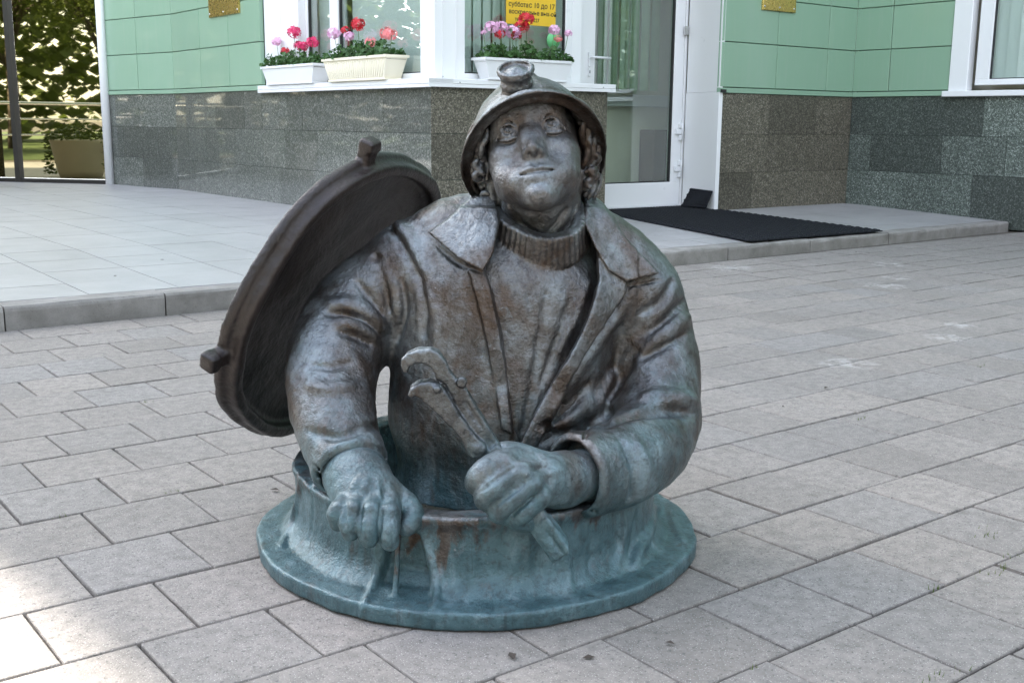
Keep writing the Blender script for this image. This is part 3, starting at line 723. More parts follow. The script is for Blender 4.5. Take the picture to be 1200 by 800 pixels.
for yy in (13.44,14.2):
    t=MB(); t.tube([(2.08,yy,.70),(2.08,yy,1.54)],.022,10); t.build('post',M['steel'],ra)
rb2=tag(empty('steel_railing',(0,0,0)),'long steel handrail at the outer terrace edge mirrored in the polished granite','railing')
for zz,rr in ((1.05,.028),(.80,.014),(.55,.014)):
    t=MB(); t.tube([(-3.1,6.0,zz),(-3.1,21.5,zz)],rr,8); t.build('rail',M['steel'],rb2)
for yy in (6.2,8.0,9.8,11.6,13.4,15.2,17,18.8,20.6):
    t=MB(); t.tube([(-3.1,yy,.02),(-3.1,yy,1.05)],.02,8); t.build('post',M['steel'],rb2)
def tree_mesh(seed):
    r=random.Random(seed); tk=MB(); tips=[]
    Ht=r.uniform(2.6,3.6)
    tk.tube([(0,0,-.1),(.05,.03,1.2),(.0,.08,Ht)],[.20,.16,.12],9)
    for i in range(9):
        a=i*2.4+r.uniform(-.3,.3); el=r.uniform(.35,1.2); L=r.uniform(1.8,3.4); z0=Ht*r.uniform(.6,1.0)
        p0=Vector((0,.05,z0)); d=Vector((math.cos(a)*math.cos(el),math.sin(a)*math.cos(el),math.sin(el)))
        p1=p0+d*L*.5+Vector((0,0,.15)); p2=p0+d*L+Vector((0,0,.5)); tk.tube([p0,p1,p2],[.085,.05,.02],6); tips+= [p1,p2,p2+d*.7,(p1+p2)/2]
    tips.append(Vector((0,0,Ht+2.8))); tips.append(Vector((.3,.2,Ht+1.6)))
    lf=MB()
    for i in range(15000):
        c0=r.choice(tips); c=c0+Vector((r.gauss(0,.55),r.gauss(0,.55),r.gauss(0,.42)))
        n=Vector((r.gauss(0,.6),r.gauss(0,.6),1)).normalized(); q=n.to_track_quat('Z','Y').to_matrix()@Matrix.Rotation(r.uniform(0,6.28),3,'Z'); s_=r.uniform(.03,.062)
        lf.add([c+q@Vector((-s_,0,0)),c+q@Vector((0,-s_*.55,.01)),c+q@Vector((s_*1.15,0,-.02)),c+q@Vector((0,s_*.55,.01))],[(0,1,2,3)])
    return tk,lf
TREES=[]
spots=[(-15.5,10.0),(-15,14.9),(-12,19.5),(-17.5,12.4),(-16,17),(-9.5,23),(-13,25),(-15,21.5),(-8.8,5.0),(-13,6.5),(-11,0.5),(-16,1.5),(-9,-6),(-3,-13),(3,-15),(8.5,-15),(14,-17),(-14,-8),(0,-19),(11,-21)]
protos=[]
for i,(x,y) in enumerate(spots):
    if i<3:
        root=empty('broadleaf_tree',(x,y,0)); tk,lf=tree_mesh(40+i); t1=tk.build('trunk',M['bark'],root); t2=lf.build('crown',M['tree_leaf'],root); protos.append((t1,t2))
    else:
        root=empty('broadleaf_tree',(x,y,0)); 
        for o in protos[i%3]:
            c=o.copy(); COL.objects.link(c); c.parent=root
        s_=random.Random(i).uniform(.9,1.35); root.scale=(s_,s_,s_*1.1)
    root.rotation_euler=(0,0,i*1.3)
    tag(root,'leafy green tree across the lawn, mirrored in the glass','tree','trees across the lawn')


wd=MB(); r=random.Random(77)
for i in range(75000):
    a=math.radians(r.uniform(104,395)) ; R_=r.uniform(27,34); hh=8.5+2.5*math.sin(a*9)+1.8*math.sin(a*23+1)
    c=Vector((R_*math.cos(a)-1,R_*math.sin(a)+4,hh*r.random()**.8)); q=Vector((r.gauss(0,1),r.gauss(0,1),r.gauss(.4,1))).normalized().to_track_quat('Z','Y').to_matrix(); s_=r.uniform(.18,.40)
    wd.add([c+q@Vector((-s_,0,0)),c+q@Vector((0,-s_*.6,0)),c+q@Vector((s_,0,0)),c+q@Vector((0,s_*.6,0))],[(0,1,2,3)])
tag(wd.build('far_wood',M['tree_leaf']),'far-off wood mirrored in the glass','wood',kind='stuff')
# ------------------------------------------------------------------ sculpting with distance fields
ST_AZ = math.atan2(1.2285, 1.719)
ST_D = math.hypot(1.2285, 1.719)
ST_LOC = (1.2285, 1.719, 0.0)
_RC = np.stack([U_AX, V_AX, W_AX], 1)
_xs = np.array([math.cos(ST_AZ), -math.sin(ST_AZ), 0]); _ys = np.array([math.sin(ST_AZ), math.cos(ST_AZ), 0])
def vray(px, py):
    d = _RC.T @ np.array([px-600.0, -(py-400.0), -FPX])
    return np.array([d@_xs, d@_ys, d[2]])
VC = np.array([0.0, -ST_D, CAM_H])
def P(px, py, y):
    """statue-frame point seen at photo pixel (px,py) at depth y"""
    d = vray(px, py); return VC + d*((y+ST_D)/d[1])
def PP(l): return [P(*q) for q in l]
MPX = ST_D/FPX*1.0     # metres a pixel covers near the figure

def smin(a,b,k):
    if k<=0: return np.minimum(a,b)
    h=np.maximum(k-np.abs(a-b),0)/k
    return np.minimum(a,b)-h*h*(k*0.25)

class Vol:
    def __init__(s, lo, hi, h):
        s.lo=np.array(lo,np.float32); s.h=np.float32(h)
        s.n=np.ceil((np.array(hi)-np.array(lo))/h).astype(int)+1
        s.ax=[(s.lo[i]+s.h*np.arange(s.n[i])).astype(np.float32) for i in range(3)]
        s.D=np.full(s.n,0.3,np.float32)
    def region(s, lo, hi, pad):
        sl=[]
        for i in range(3):
            a=int(np.floor((lo[i]-pad-s.lo[i])/s.h)); b=int(np.ceil((hi[i]+pad-s.lo[i])/s.h))+1
            a=max(a,0); b=min(b,s.n[i])
            if a>=b: return None
            sl.append(slice(a,b))
        X=s.ax[0][sl[0]][:,None,None]; Y=s.ax[1][sl[1]][None,:,None]; Z=s.ax[2][sl[2]][None,None,:]
        return tuple(sl),X,Y,Z
    def op(s, lo, hi, fn, k=0.0, mode='u', pad=None):
        r=s.region(lo,hi,(pad if pad is not None else 0.02)+k)
        if r is None: return s
        sl,X,Y,Z=r
        d=fn(X,Y,Z).astype(np.float32)
        A=s.D[sl]
        if mode=='u': s.D[sl]=smin(A,d,k)
        elif mode=='s': s.D[sl]=-smin(-A,d,k)
        elif mode=='i': s.D[sl]=-smin(-A,-d,k)
        return s
    # --- primitives
    def ell(s,c,r,k=0.01,mode='u',R=None):
        c=np.asarray(c,float); r=np.asarray(r,float)
        if R is None: R=np.eye(3)
        ext=np.sqrt(((R*r[None,:])**2).sum(1))
        M=R.T
        def fn(X,Y,Z):
            x=X-c[0];y=Y-c[1];z=Z-c[2]
            a=(M[0,0]*x+M[0,1]*y+M[0,2]*z)/r[0]; b=(M[1,0]*x+M[1,1]*y+M[1,2]*z)/r[1]; e=(M[2,0]*x+M[2,1]*y+M[2,2]*z)/r[2]
            k0=np.sqrt(a*a+b*b+e*e); k1=np.sqrt((a/r[0])**2+(b/r[1])**2+(e/r[2])**2)
            return k0*(k0-1)/np.maximum(k1,1e-6)
        return s.op(c-ext,c+ext,fn,k,mode)
    def cone(s,a,b,ra,rb,k=0.01,mode='u'):
        a=np.asarray(a,float);b=np.asarray(b,float); ab=b-a; L=max(ab@ab,1e-12); R=max(ra,rb)
        lo=np.minimum(a-ra,b-rb);hi=np.maximum(a+ra,b+rb)
        def fn(X,Y,Z):
            x=X-a[0];y=Y-a[1];z=Z-a[2]
            t=np.clip((x*ab[0]+y*ab[1]+z*ab[2])/L,0,1)
            return np.sqrt((x-t*ab[0])**2+(y-t*ab[1])**2+(z-t*ab[2])**2)-(ra+(rb-ra)*t)
        return s.op(lo,hi,fn,k,mode)
    def tube(s,pts,rad,k=0.01,mode='u',sub=4,flat=None):
        """smooth tube through points; flat=(axis vector, factor) squashes the section along axis"""
        pts=[np.asarray(p,float) for p in pts]
        rad=list(rad) if isinstance(rad,(list,tuple,np.ndarray)) else [rad]*len(pts)
        q,r=spline(pts,rad,sub)
        lo=np.min([p-rr for p,rr in zip(q,r)],0);hi=np.max([p+rr for p,rr in zip(q,r)],0)
        def fn(X,Y,Z):
            best=None
            for i in range(len(q)-1):
                a=q[i];ab=q[i+1]-a;L=max(ab@ab,1e-12)
                x=X-a[0];y=Y-a[1];z=Z-a[2]
                t=np.clip((x*ab[0]+y*ab[1]+z*ab[2])/L,0,1)
                dx=x-t*ab[0];dy=y-t*ab[1];dz=z-t*ab[2]
                if flat is not None:
                    ax,fa=flat; pr=(dx*ax[0]+dy*ax[1]+dz*ax[2]); d2=dx*dx+dy*dy+dz*dz+pr*pr*(fa*fa-1)
                else: d2=dx*dx+dy*dy+dz*dz
                d=np.sqrt(d2)-(r[i]+(r[i+1]-r[i])*t)
                best=d if best is None else np.minimum(best,d)
            return best
        return s.op(lo,hi,fn,k,mode)
    def box(s,c,hf,R=None,rd=0.004,k=0.005,mode='u'):
        c=np.asarray(c,float);hf=np.asarray(hf,float)
        if R is None: R=np.eye(3)
        ext=(np.abs(R)*hf[None,:]).sum(1); M=R.T
        def fn(X,Y,Z):
            x=X-c[0];y=Y-c[1];z=Z-c[2]
            qs=[np.abs(M[i,0]*x+M[i,1]*y+M[i,2]*z)-(hf[i]-rd) for i in range(3)]
            o=np.sqrt(sum(np.maximum(v,0)**2 for v in qs)); inn=np.minimum(np.maximum(np.maximum(qs[0],qs[1]),qs[2]),0)
            return o+inn-rd
        return s.op(c-ext,c+ext,fn,k,mode)
    def cyl(s,a,b,ra,rb=None,rd=0.003,k=0.004,mode='u'):
        rb=ra if rb is None else rb
        a=np.asarray(a,float);b=np.asarray(b,float);L=np.linalg.norm(b-a);t=(b-a)/L;R=max(ra,rb)
        def fn(X,Y,Z):
            x=X-a[0];y=Y-a[1];z=Z-a[2]
            h=x*t[0]+y*t[1]+z*t[2]
            rr=np.sqrt(np.maximum(x*x+y*y+z*z-h*h,0))
            q0=rr-(ra+(rb-ra)*np.clip(h/L,0,1))+rd; q1=np.abs(h-L/2)-L/2+rd
            return np.sqrt(np.maximum(q0,0)**2+np.maximum(q1,0)**2)+np.minimum(np.maximum(q0,q1),0)-rd
        return s.op(np.minimum(a,b)-R,np.maximum(a,b)+R,fn,k,mode)
    def hit(s,px,py,start=-0.6,end=0.6):
        d=vray(px,py); d=d/d[1]
        ys=np.arange(start,end,float(s.h)*0.5)
        pts=VC[None]+d[None]*(ys+ST_D)[:,None]
        idx=np.rint((pts-s.lo)/s.h).astype(int)
        ok=((idx>=0)&(idx<s.n)).all(1)
        val=np.full(len(ys),1.0); ii=idx[ok]; val[ok]=s.D[ii[:,0],ii[:,1],ii[:,2]]
        w=np.nonzero(val<0)[0]
        if len(w)==0: return None
        i=w[0]
        if i>0 and val[i-1]<1: 
            f=val[i-1]/(val[i-1]-val[i]); return pts[i-1]*(1-f)+pts[i]*f
        return pts[i]
    def stroke(s,line,r,depth=0.0,k=0.006,mode='u',taper=True,sub=5,n=None):
        """a ridge (u) or groove (s) drawn on the surface along photo pixels; depth>0 sinks the tool"""
        q,_=spline([np.array([*p,0.0]) for p in line],[1]*len(line),sub)
        pts=[];rad=[]
        N=len(q)
        for i,p in enumerate(q):
            h=s.hit(p[0],p[1])
            if h is None: continue
            t=i/(N-1); w=1.0
            if taper: w=0.35+0.65*math.sin(PI*min(max(t,0.0),1.0))**0.6
            pts.append(h+np.array([0,depth,0])); rad.append(r*w)
        # smooth depth jumps
        if len(pts)<2: return s
        P_=np.array(pts)
        for _ in range(2):
            Q=P_.copy(); Q[1:-1,1]=(P_[:-2,1]+2*P_[1:-1,1]+P_[2:,1])/4; P_=Q
        return s.tube(list(P_),rad,k,mode,sub=1)
    def poly(s,pts,y0,y1,yref,off,thick,base,k=0.004,mode='u',rd=0.003):
        """slab following field `base` (same grid) between offsets, cut to a photo outline taken at depth yref"""
        q=np.array([[P(a,b,yref)[0],P(a,b,yref)[2]] for a,b in pts])
        lo=np.array([q[:,0].min(),y0,q[:,1].min()]);hi=np.array([q[:,0].max(),y1,q[:,1].max()])
        r=s.region(lo,hi,0.02)
        sl,X,Y,Z=r
        x=X[:,0,0];z=Z[0,0,:]
        d2=poly2d(q,x[:,None],z[None,:])[:,None,:]
        B=base[sl]
        d=np.abs(B-off)-thick
        q0=d2+rd;q1=d+rd
        dd=np.sqrt(np.maximum(q0,0)**2+np.maximum(q1,0)**2)+np.minimum(np.maximum(q0,q1),0)-rd
        dd=np.maximum(dd,(y0-Y)); dd=np.maximum(dd,Y-y1)
        A=s.D[sl]
        s.D[sl]=smin(A,dd,k) if mode=='u' else -smin(-A,dd,k)
        return s
    def mesh(s): return surfnets(s.D,s.lo,float(s.h))

def poly2d(q,x,z):
    d=None; sgn=np.ones(np.broadcast(x,z).shape,np.float32)
    n=len(q)
    for i in range(n):
        a=q[i];b=q[i-1]; e=b-a; L=max(e@e,1e-12)
        wx=x-a[0];wz=z-a[1]
        t=np.clip((wx*e[0]+wz*e[1])/L,0,1)
        dd=(wx-e[0]*t)**2+(wz-e[1]*t)**2
        d=dd if d is None else np.minimum(d,dd)
        c1=z>=a[1];c2=z<b[1];c3=(e[0]*wz)>(e[1]*wx)
        flip=(c1&c2&c3)|(~c1&~c2&~c3)
        sgn=np.where(flip,-sgn,sgn)
    return sgn*np.sqrt(d)

def spline(pts,rad,sub):
    if sub<=1 or len(pts)<3: return pts,rad
    q=[];r=[];n=len(pts)
    for i in range(n-1):
        p0=pts[max(i-1,0)];p1=pts[i];p2=pts[i+1];p3=pts[min(i+2,n-1)]
        for j in range(sub):
            t=j/sub
            q.append(0.5*((2*p1)+(-p0+p2)*t+(2*p0-5*p1+4*p2-p3)*t*t+(-p0+3*p1-3*p2+p3)*t**3))
            r.append(rad[i]+(rad[i+1]-rad[i])*t)
    q.append(pts[-1]);r.append(rad[-1])
    return q,r

def surfnets(D,lo,h):
    D[0]=D[-1]=0.05; D[:,0]=D[:,-1]=0.05; D[:,:,0]=D[:,:,-1]=0.05
    S=D<0
    cnt=np.zeros(tuple(n-1 for n in S.shape),np.uint8)
    for i in (0,1):
        for j in (0,1):
            for k in (0,1):
                cnt+=S[i:S.shape[0]-1+i,j:S.shape[1]-1+j,k:S.shape[2]-1+k]
    act=np.nonzero((cnt>0)&(cnt<8))
    I,J,K=act; N=len(I)
    idx=np.full(cnt.shape,-1,np.int32); idx[act]=np.arange(N,dtype=np.int32)
    cv={}
    for i in (0,1):
        for j in (0,1):
            for k in (0,1): cv[(i,j,k)]=D[I+i,J+j,K+k]
    acc=np.zeros((N,3));c=np.zeros(N)
    cs=[(i,j,k) for i in (0,1) for j in (0,1) for k in (0,1)]
    for a in cs:
        for ax in range(3):
            if a[ax]==1: continue
            b=list(a);b[ax]=1;b=tuple(b)
            va,vb=cv[a],cv[b]; m=(va<0)!=(vb<0)
            t=np.where(m,va/np.where(m,va-vb,1),0)
            p=np.array(a,float)[None,:].repeat(N,0); p[:,ax]+=t
            acc+=p*m[:,None]; c+=m
    V=acc/c[:,None]+np.stack([I,J,K],1)
    V=V*h+np.asarray(lo,float)[None]
    F=[]
    for ax in range(3):
        sl0=[slice(None)]*3;sl1=[slice(None)]*3
        sl0[ax]=slice(0,-1);sl1[ax]=slice(1,None)
        A=S[tuple(sl0)];B=S[tuple(sl1)]
        e=np.nonzero(A!=B)
        o1,o2=[(1,2),(2,0),(0,1)][ax]
        e=[x for x in e]
        keep=(e[o1]>0)&(e[o2]>0)&(e[o1]<S.shape[o1]-1)&(e[o2]<S.shape[o2]-1)
        e=[x[keep] for x in e]
        inside=A[tuple(e)]
        def g(d1,d2):
            t=[x.copy() for x in e]; t[o1]-=d1;t[o2]-=d2
            return idx[tuple(t)]
        a,b,c_,d=g(0,0),g(1,0),g(1,1),g(0,1)
        q=np.stack([a,b,c_,d],1)
        q[~inside]=q[~inside][:,::-1]
        F.append(q)
    F=np.concatenate(F)
    return V,F

def vnormals(V,F):
    n=np.cross(V[F[:,2]]-V[F[:,0]],V[F[:,3]]-V[F[:,1]])
    N=np.zeros_like(V)
    for i in range(4): np.add.at(N,F[:,i],n)
    return N/np.maximum(np.linalg.norm(N,axis=1,keepdims=True),1e-12)
_rs=np.random.RandomState(3)
def lumps(V,wl,amp,n=14):
    """hand-modelled unevenness"""
    o=np.zeros(len(V))
    for i in range(n):
        d=_rs.normal(size=3);d/=np.linalg.norm(d)
        w=wl*(0.6+0.9*_rs.rand())
        o+=np.sin(V@d*(2*PI/w)+_rs.rand()*6.28+1.7*np.sin(V@np.roll(d,1)*(2*PI/(w*2.3))))
    return o*(amp/math.sqrt(n/2))
def fast_mesh(name,V,F,mat,parent):
    me=bpy.data.meshes.new(name)
    me.vertices.add(len(V)); me.vertices.foreach_set('co',V.astype(np.float32).ravel())
    me.loops.add(F.size); me.loops.foreach_set('vertex_index',F.astype(np.int32).ravel())
    me.polygons.add(len(F)); me.polygons.foreach_set('loop_start',np.arange(0,F.size,4,dtype=np.int32))
    me.update(calc_edges=True); me.validate()
    me.shade_smooth()
    me.materials.append(mat)
    return link(bpy.data.objects.new(name,me),parent)
def sculpt(name,vol,mat,parent,amp=0.0007,wl=0.03,smooth=1):
    V,F=vol.mesh()
    # relax
    for _ in range(smooth):
        A=np.zeros_like(V);c=np.zeros(len(V))
        for i in range(4):
            np.add.at(A,F[:,i],V[F[:,(i+1)%4]]); np.add.at(c,F[:,i],1)
        V=V*0.5+0.5*A/np.maximum(c,1)[:,None]
    N=vnormals(V,F)
    if amp: V=V+N*(lumps(V,wl,amp)+lumps(V,wl*0.35,amp*0.4))[:,None]
    return fast_mesh(name,V,F,mat,parent)
def rot3(ax,ang):
    return np.array(Matrix.Rotation(ang,3,ax))
def frame(zdir,xhint=(1,0,0)):
    z=np.asarray(zdir,float);z/=np.linalg.norm(z)
    x=np.asarray(xhint,float);x=x-z*(x@z);x/=np.linalg.norm(x)
    return np.stack([x,np.cross(z,x),z],1)

# ------------------------------------------------------------------ bronze statue
def bronze_mat(name='bronze',tb=0.0,gb=0.0,mt=0.80):
    m=NT(name)
    o=m.coord('Object')
    n1=m.noise(o,5.5,6,0.62,0.6); n2=m.noise(m.mapping(o,(1,1,0.4)),15,7,0.65,0.4); n3=m.noise(o,85,5,0.7); n4=m.noise(m.mapping(o,(1,1,0.22),(3,1,2)),34,5,0.65,0.6)
    z=m.sep(o)[2]
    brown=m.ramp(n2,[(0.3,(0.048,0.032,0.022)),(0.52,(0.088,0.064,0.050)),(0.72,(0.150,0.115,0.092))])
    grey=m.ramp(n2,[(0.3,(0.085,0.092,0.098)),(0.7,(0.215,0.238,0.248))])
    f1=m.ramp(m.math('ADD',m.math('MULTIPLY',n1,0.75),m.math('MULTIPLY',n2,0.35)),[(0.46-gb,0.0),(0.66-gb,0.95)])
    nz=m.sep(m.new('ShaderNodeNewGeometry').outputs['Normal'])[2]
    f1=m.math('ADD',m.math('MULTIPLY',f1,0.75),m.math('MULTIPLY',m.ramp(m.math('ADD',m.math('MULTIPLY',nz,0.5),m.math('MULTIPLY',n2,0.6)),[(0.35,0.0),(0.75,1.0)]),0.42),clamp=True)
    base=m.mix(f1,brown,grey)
    # verdigris gathers low on the casting and in runs
    teal=m.ramp(n2,[(0.3,(0.030,0.074,0.086)),(0.55,(0.070,0.135,0.152)),(0.75,(0.205,0.285,0.312))])
    low=m.math('ADD',m.mapr(z,0.04,0.50,1.0,0.0),m.mapr(z,0.12,0.27,0.30,0.0))
    tf=m.ramp(m.math('ADD',m.math('MULTIPLY',low,0.46),m.math('MULTIPLY',m.math('ADD',n1,n4),0.52)),[(0.68-tb,0.0),(0.99-tb,0.92)])
    base=m.mix(tf,base,teal)
    pale=m.ramp(m.noise(o,24,7,0.75,0.9),[(0.58,0.0),(0.74,0.55)])
    base=m.mix(pale,base,(0.22,0.265,0.295))
    run=m.ramp(n4,[(0.60,0.0),(0.74,0.65)])
    base=m.mix(run,base,(0.07,0.052,0.043))
    dk=m.ramp(n3,[(0.36,0.7),(0.5,0.0)])
    base=m.mix(m.math('MULTIPLY',dk,0.6),base,(0.022,0.020,0.020))
    drip=m.ramp(m.noise(m.mapping(o,(1,1,0.10),(7,2,5)),60,4,0.6,0.3),[(0.57,0.0),(0.68,0.6)])
    base=m.mix(m.math('MULTIPLY',drip,tf),base,(0.028,0.045,0.050))
    wh=m.ramp(m.noise(o,150,3,0.6),[(0.66,0.0),(0.74,0.5)])
    base=m.mix(wh,base,(0.26,0.27,0.27))
    h=m.math('ADD',m.math('MULTIPLY',m.noise(o,80,5,0.65),0.8),m.math('MULTIPLY',m.noise(o,230,3,0.6),0.4))
    nr=m.bump(h,0.68,0.005)
    m.p(color=base,rough=m.mapr(n2,0.3,0.7,0.28,0.48),metal=m.math('MULTIPLY_ADD',tf,-0.62*mt/0.8,mt),normal=nr,spec=0.5)
    return m.mat
def dark_bronze_mat():
    m=NT('dark bronze'); o=m.coord('Object')
    n1=m.noise(o,6,6,0.6,0.5); n2=m.noise(m.mapping(o,(1,1,.4)),26,6,0.7,0.5)
    c=m.mix(m.ramp(n1,[(0.35,0.0),(0.7,1.0)]),(0.010,0.008,0.008),(0.036,0.026,0.023))
    c=m.mix(m.ramp(n2,[(0.60,0.0),(0.75,0.5)]),c,(0.085,0.070,0.062))
    nr=m.bump(m.noise(o,90,5,0.65),0.5,0.005)
    m.p(color=c,rough=m.mapr(n2,0.3,0.7,0.30,0.45),metal=0.30,normal=nr)
    return m.mat
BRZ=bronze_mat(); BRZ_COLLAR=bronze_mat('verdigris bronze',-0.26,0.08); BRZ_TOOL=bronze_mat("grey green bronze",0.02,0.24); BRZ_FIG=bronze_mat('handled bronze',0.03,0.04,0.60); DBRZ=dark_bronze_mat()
statue=empty('worker_statue',ST_LOC,-ST_AZ)
tag(statue,'weathered bronze worker in a lamp helmet climbing from a manhole, wrench in hand','statue')

# ---- manhole collar: pipe, flange, slot
def build_collar():
    v=Vol((-0.47,-0.47,-0.02),(0.47,0.47,0.2),0.004)
    def pipe(X,Y,Z):
        an=np.arctan2(X,-Y)
        r=np.sqrt(X*X+Y*Y)
        wob=0.004*np.sin(3*an+1)+0.003*np.sin(7*an)
        flare=0.034*np.clip((0.085-Z)/0.055,0,1)**2.2
        ro=0.350+wob+flare+0.010*np.clip((Z-0.14)/0.03,0,1)
        ztop=0.168+0.004*np.sin(2*an+0.5)+0.002*np.sin(9*an)
        d=np.maximum(r-ro, 0.306-r)
        return smax3(d,Z-ztop,0.012)
    def smax3(a,b,k): return -smin(-a,-b,k)
    v.op((-0.42,-0.42,0.0),(0.42,0.42,0.18),pipe,0.0)
    def flange(X,Y,Z):
        an=np.arctan2(X,-Y); r=np.sqrt(X*X+Y*Y)
        R=0.427+0.003*np.sin(4*an+2)+0.0018*np.sin(11*an)+0.0006*np.sin(29*an)
        d=smax3(r-R,np.abs(Z-0.017)-0.017+0.05*np.clip(r-0.39,0,1),0.004)
        return np.maximum(d,0.27-r)
    v.op((-0.44,-0.44,-0.01),(0.44,0.44,0.04),flange,0.006)
    # slot with a hanging locking rod, its raised edges
    pa,pb=P(440,660,-.335),P(503,660,-.335); a0,a1=math.atan2(pa[0],-pa[1]),math.atan2(pb[0],-pb[1])
    def slot(X,Y,Z):
        an=np.arctan2(X,-Y); r=np.sqrt(X*X+Y*Y)
        u=(an-a0)/(a1-a0); w=(0.62+0.45*np.clip((0.16-Z)/0.10,0,1))
        side=(np.abs(u-0.5+0.10*np.clip((Z-.06)/.08,-1,1))-0.5*w)*(a1-a0)*0.34
        return np.maximum(np.maximum(side,0.322+0.03*np.clip((.06-Z)/.03,0,1)-r),np.maximum(Z-0.130,0.037-Z))
    v.op(np.array([min(pa[0],pb[0])-.05,-.45,.03]),np.array([max(pa[0],pb[0])+.05,-.25,.15]),slot,0.006,'s')
    v.stroke([(438,640),(442,664),(436,690),(425,712),(421,732)],.0065,.0010,.006,'u')
    v.stroke([(498,636),(508,662),(512,690),(507,728)],.0070,.0010,.006,'u')
    v.tube([P(467,626,-.338),P(465,665,-.340),P(462,700,-.362)],[0.006,0.005,0.0045],0.006)
    # folds and runs of bronze on the wall
    for l,r in [([(660,640),(665,670),(668,694)],0.006),([(770,580),(764,612),(752,640),(744,664)],0.010),([(784,590),(790,612),(800,634)],0.006),
                ([(730,610),(728,640),(722,672)],0.005),([(560,612),(556,650),(552,684)],0.0035),([(352,560),(346,600),(330,640)],0.008),([(620,630),(618,660),(622,688)],0.004)]:
        v.stroke(l,r,0.002,0.012,'u')
    for l,r in [([(694,605),(693,640),(690,672)],0.004),([(746,600),(742,630),(736,660)],0.005),([(362,560),(366,600),(360,640)],0.004),([(590,610),(590,640),(588,670)],0.002)]:
        v.stroke(l,r,0.0,0.008,'s')
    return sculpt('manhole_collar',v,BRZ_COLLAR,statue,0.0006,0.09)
build_collar()

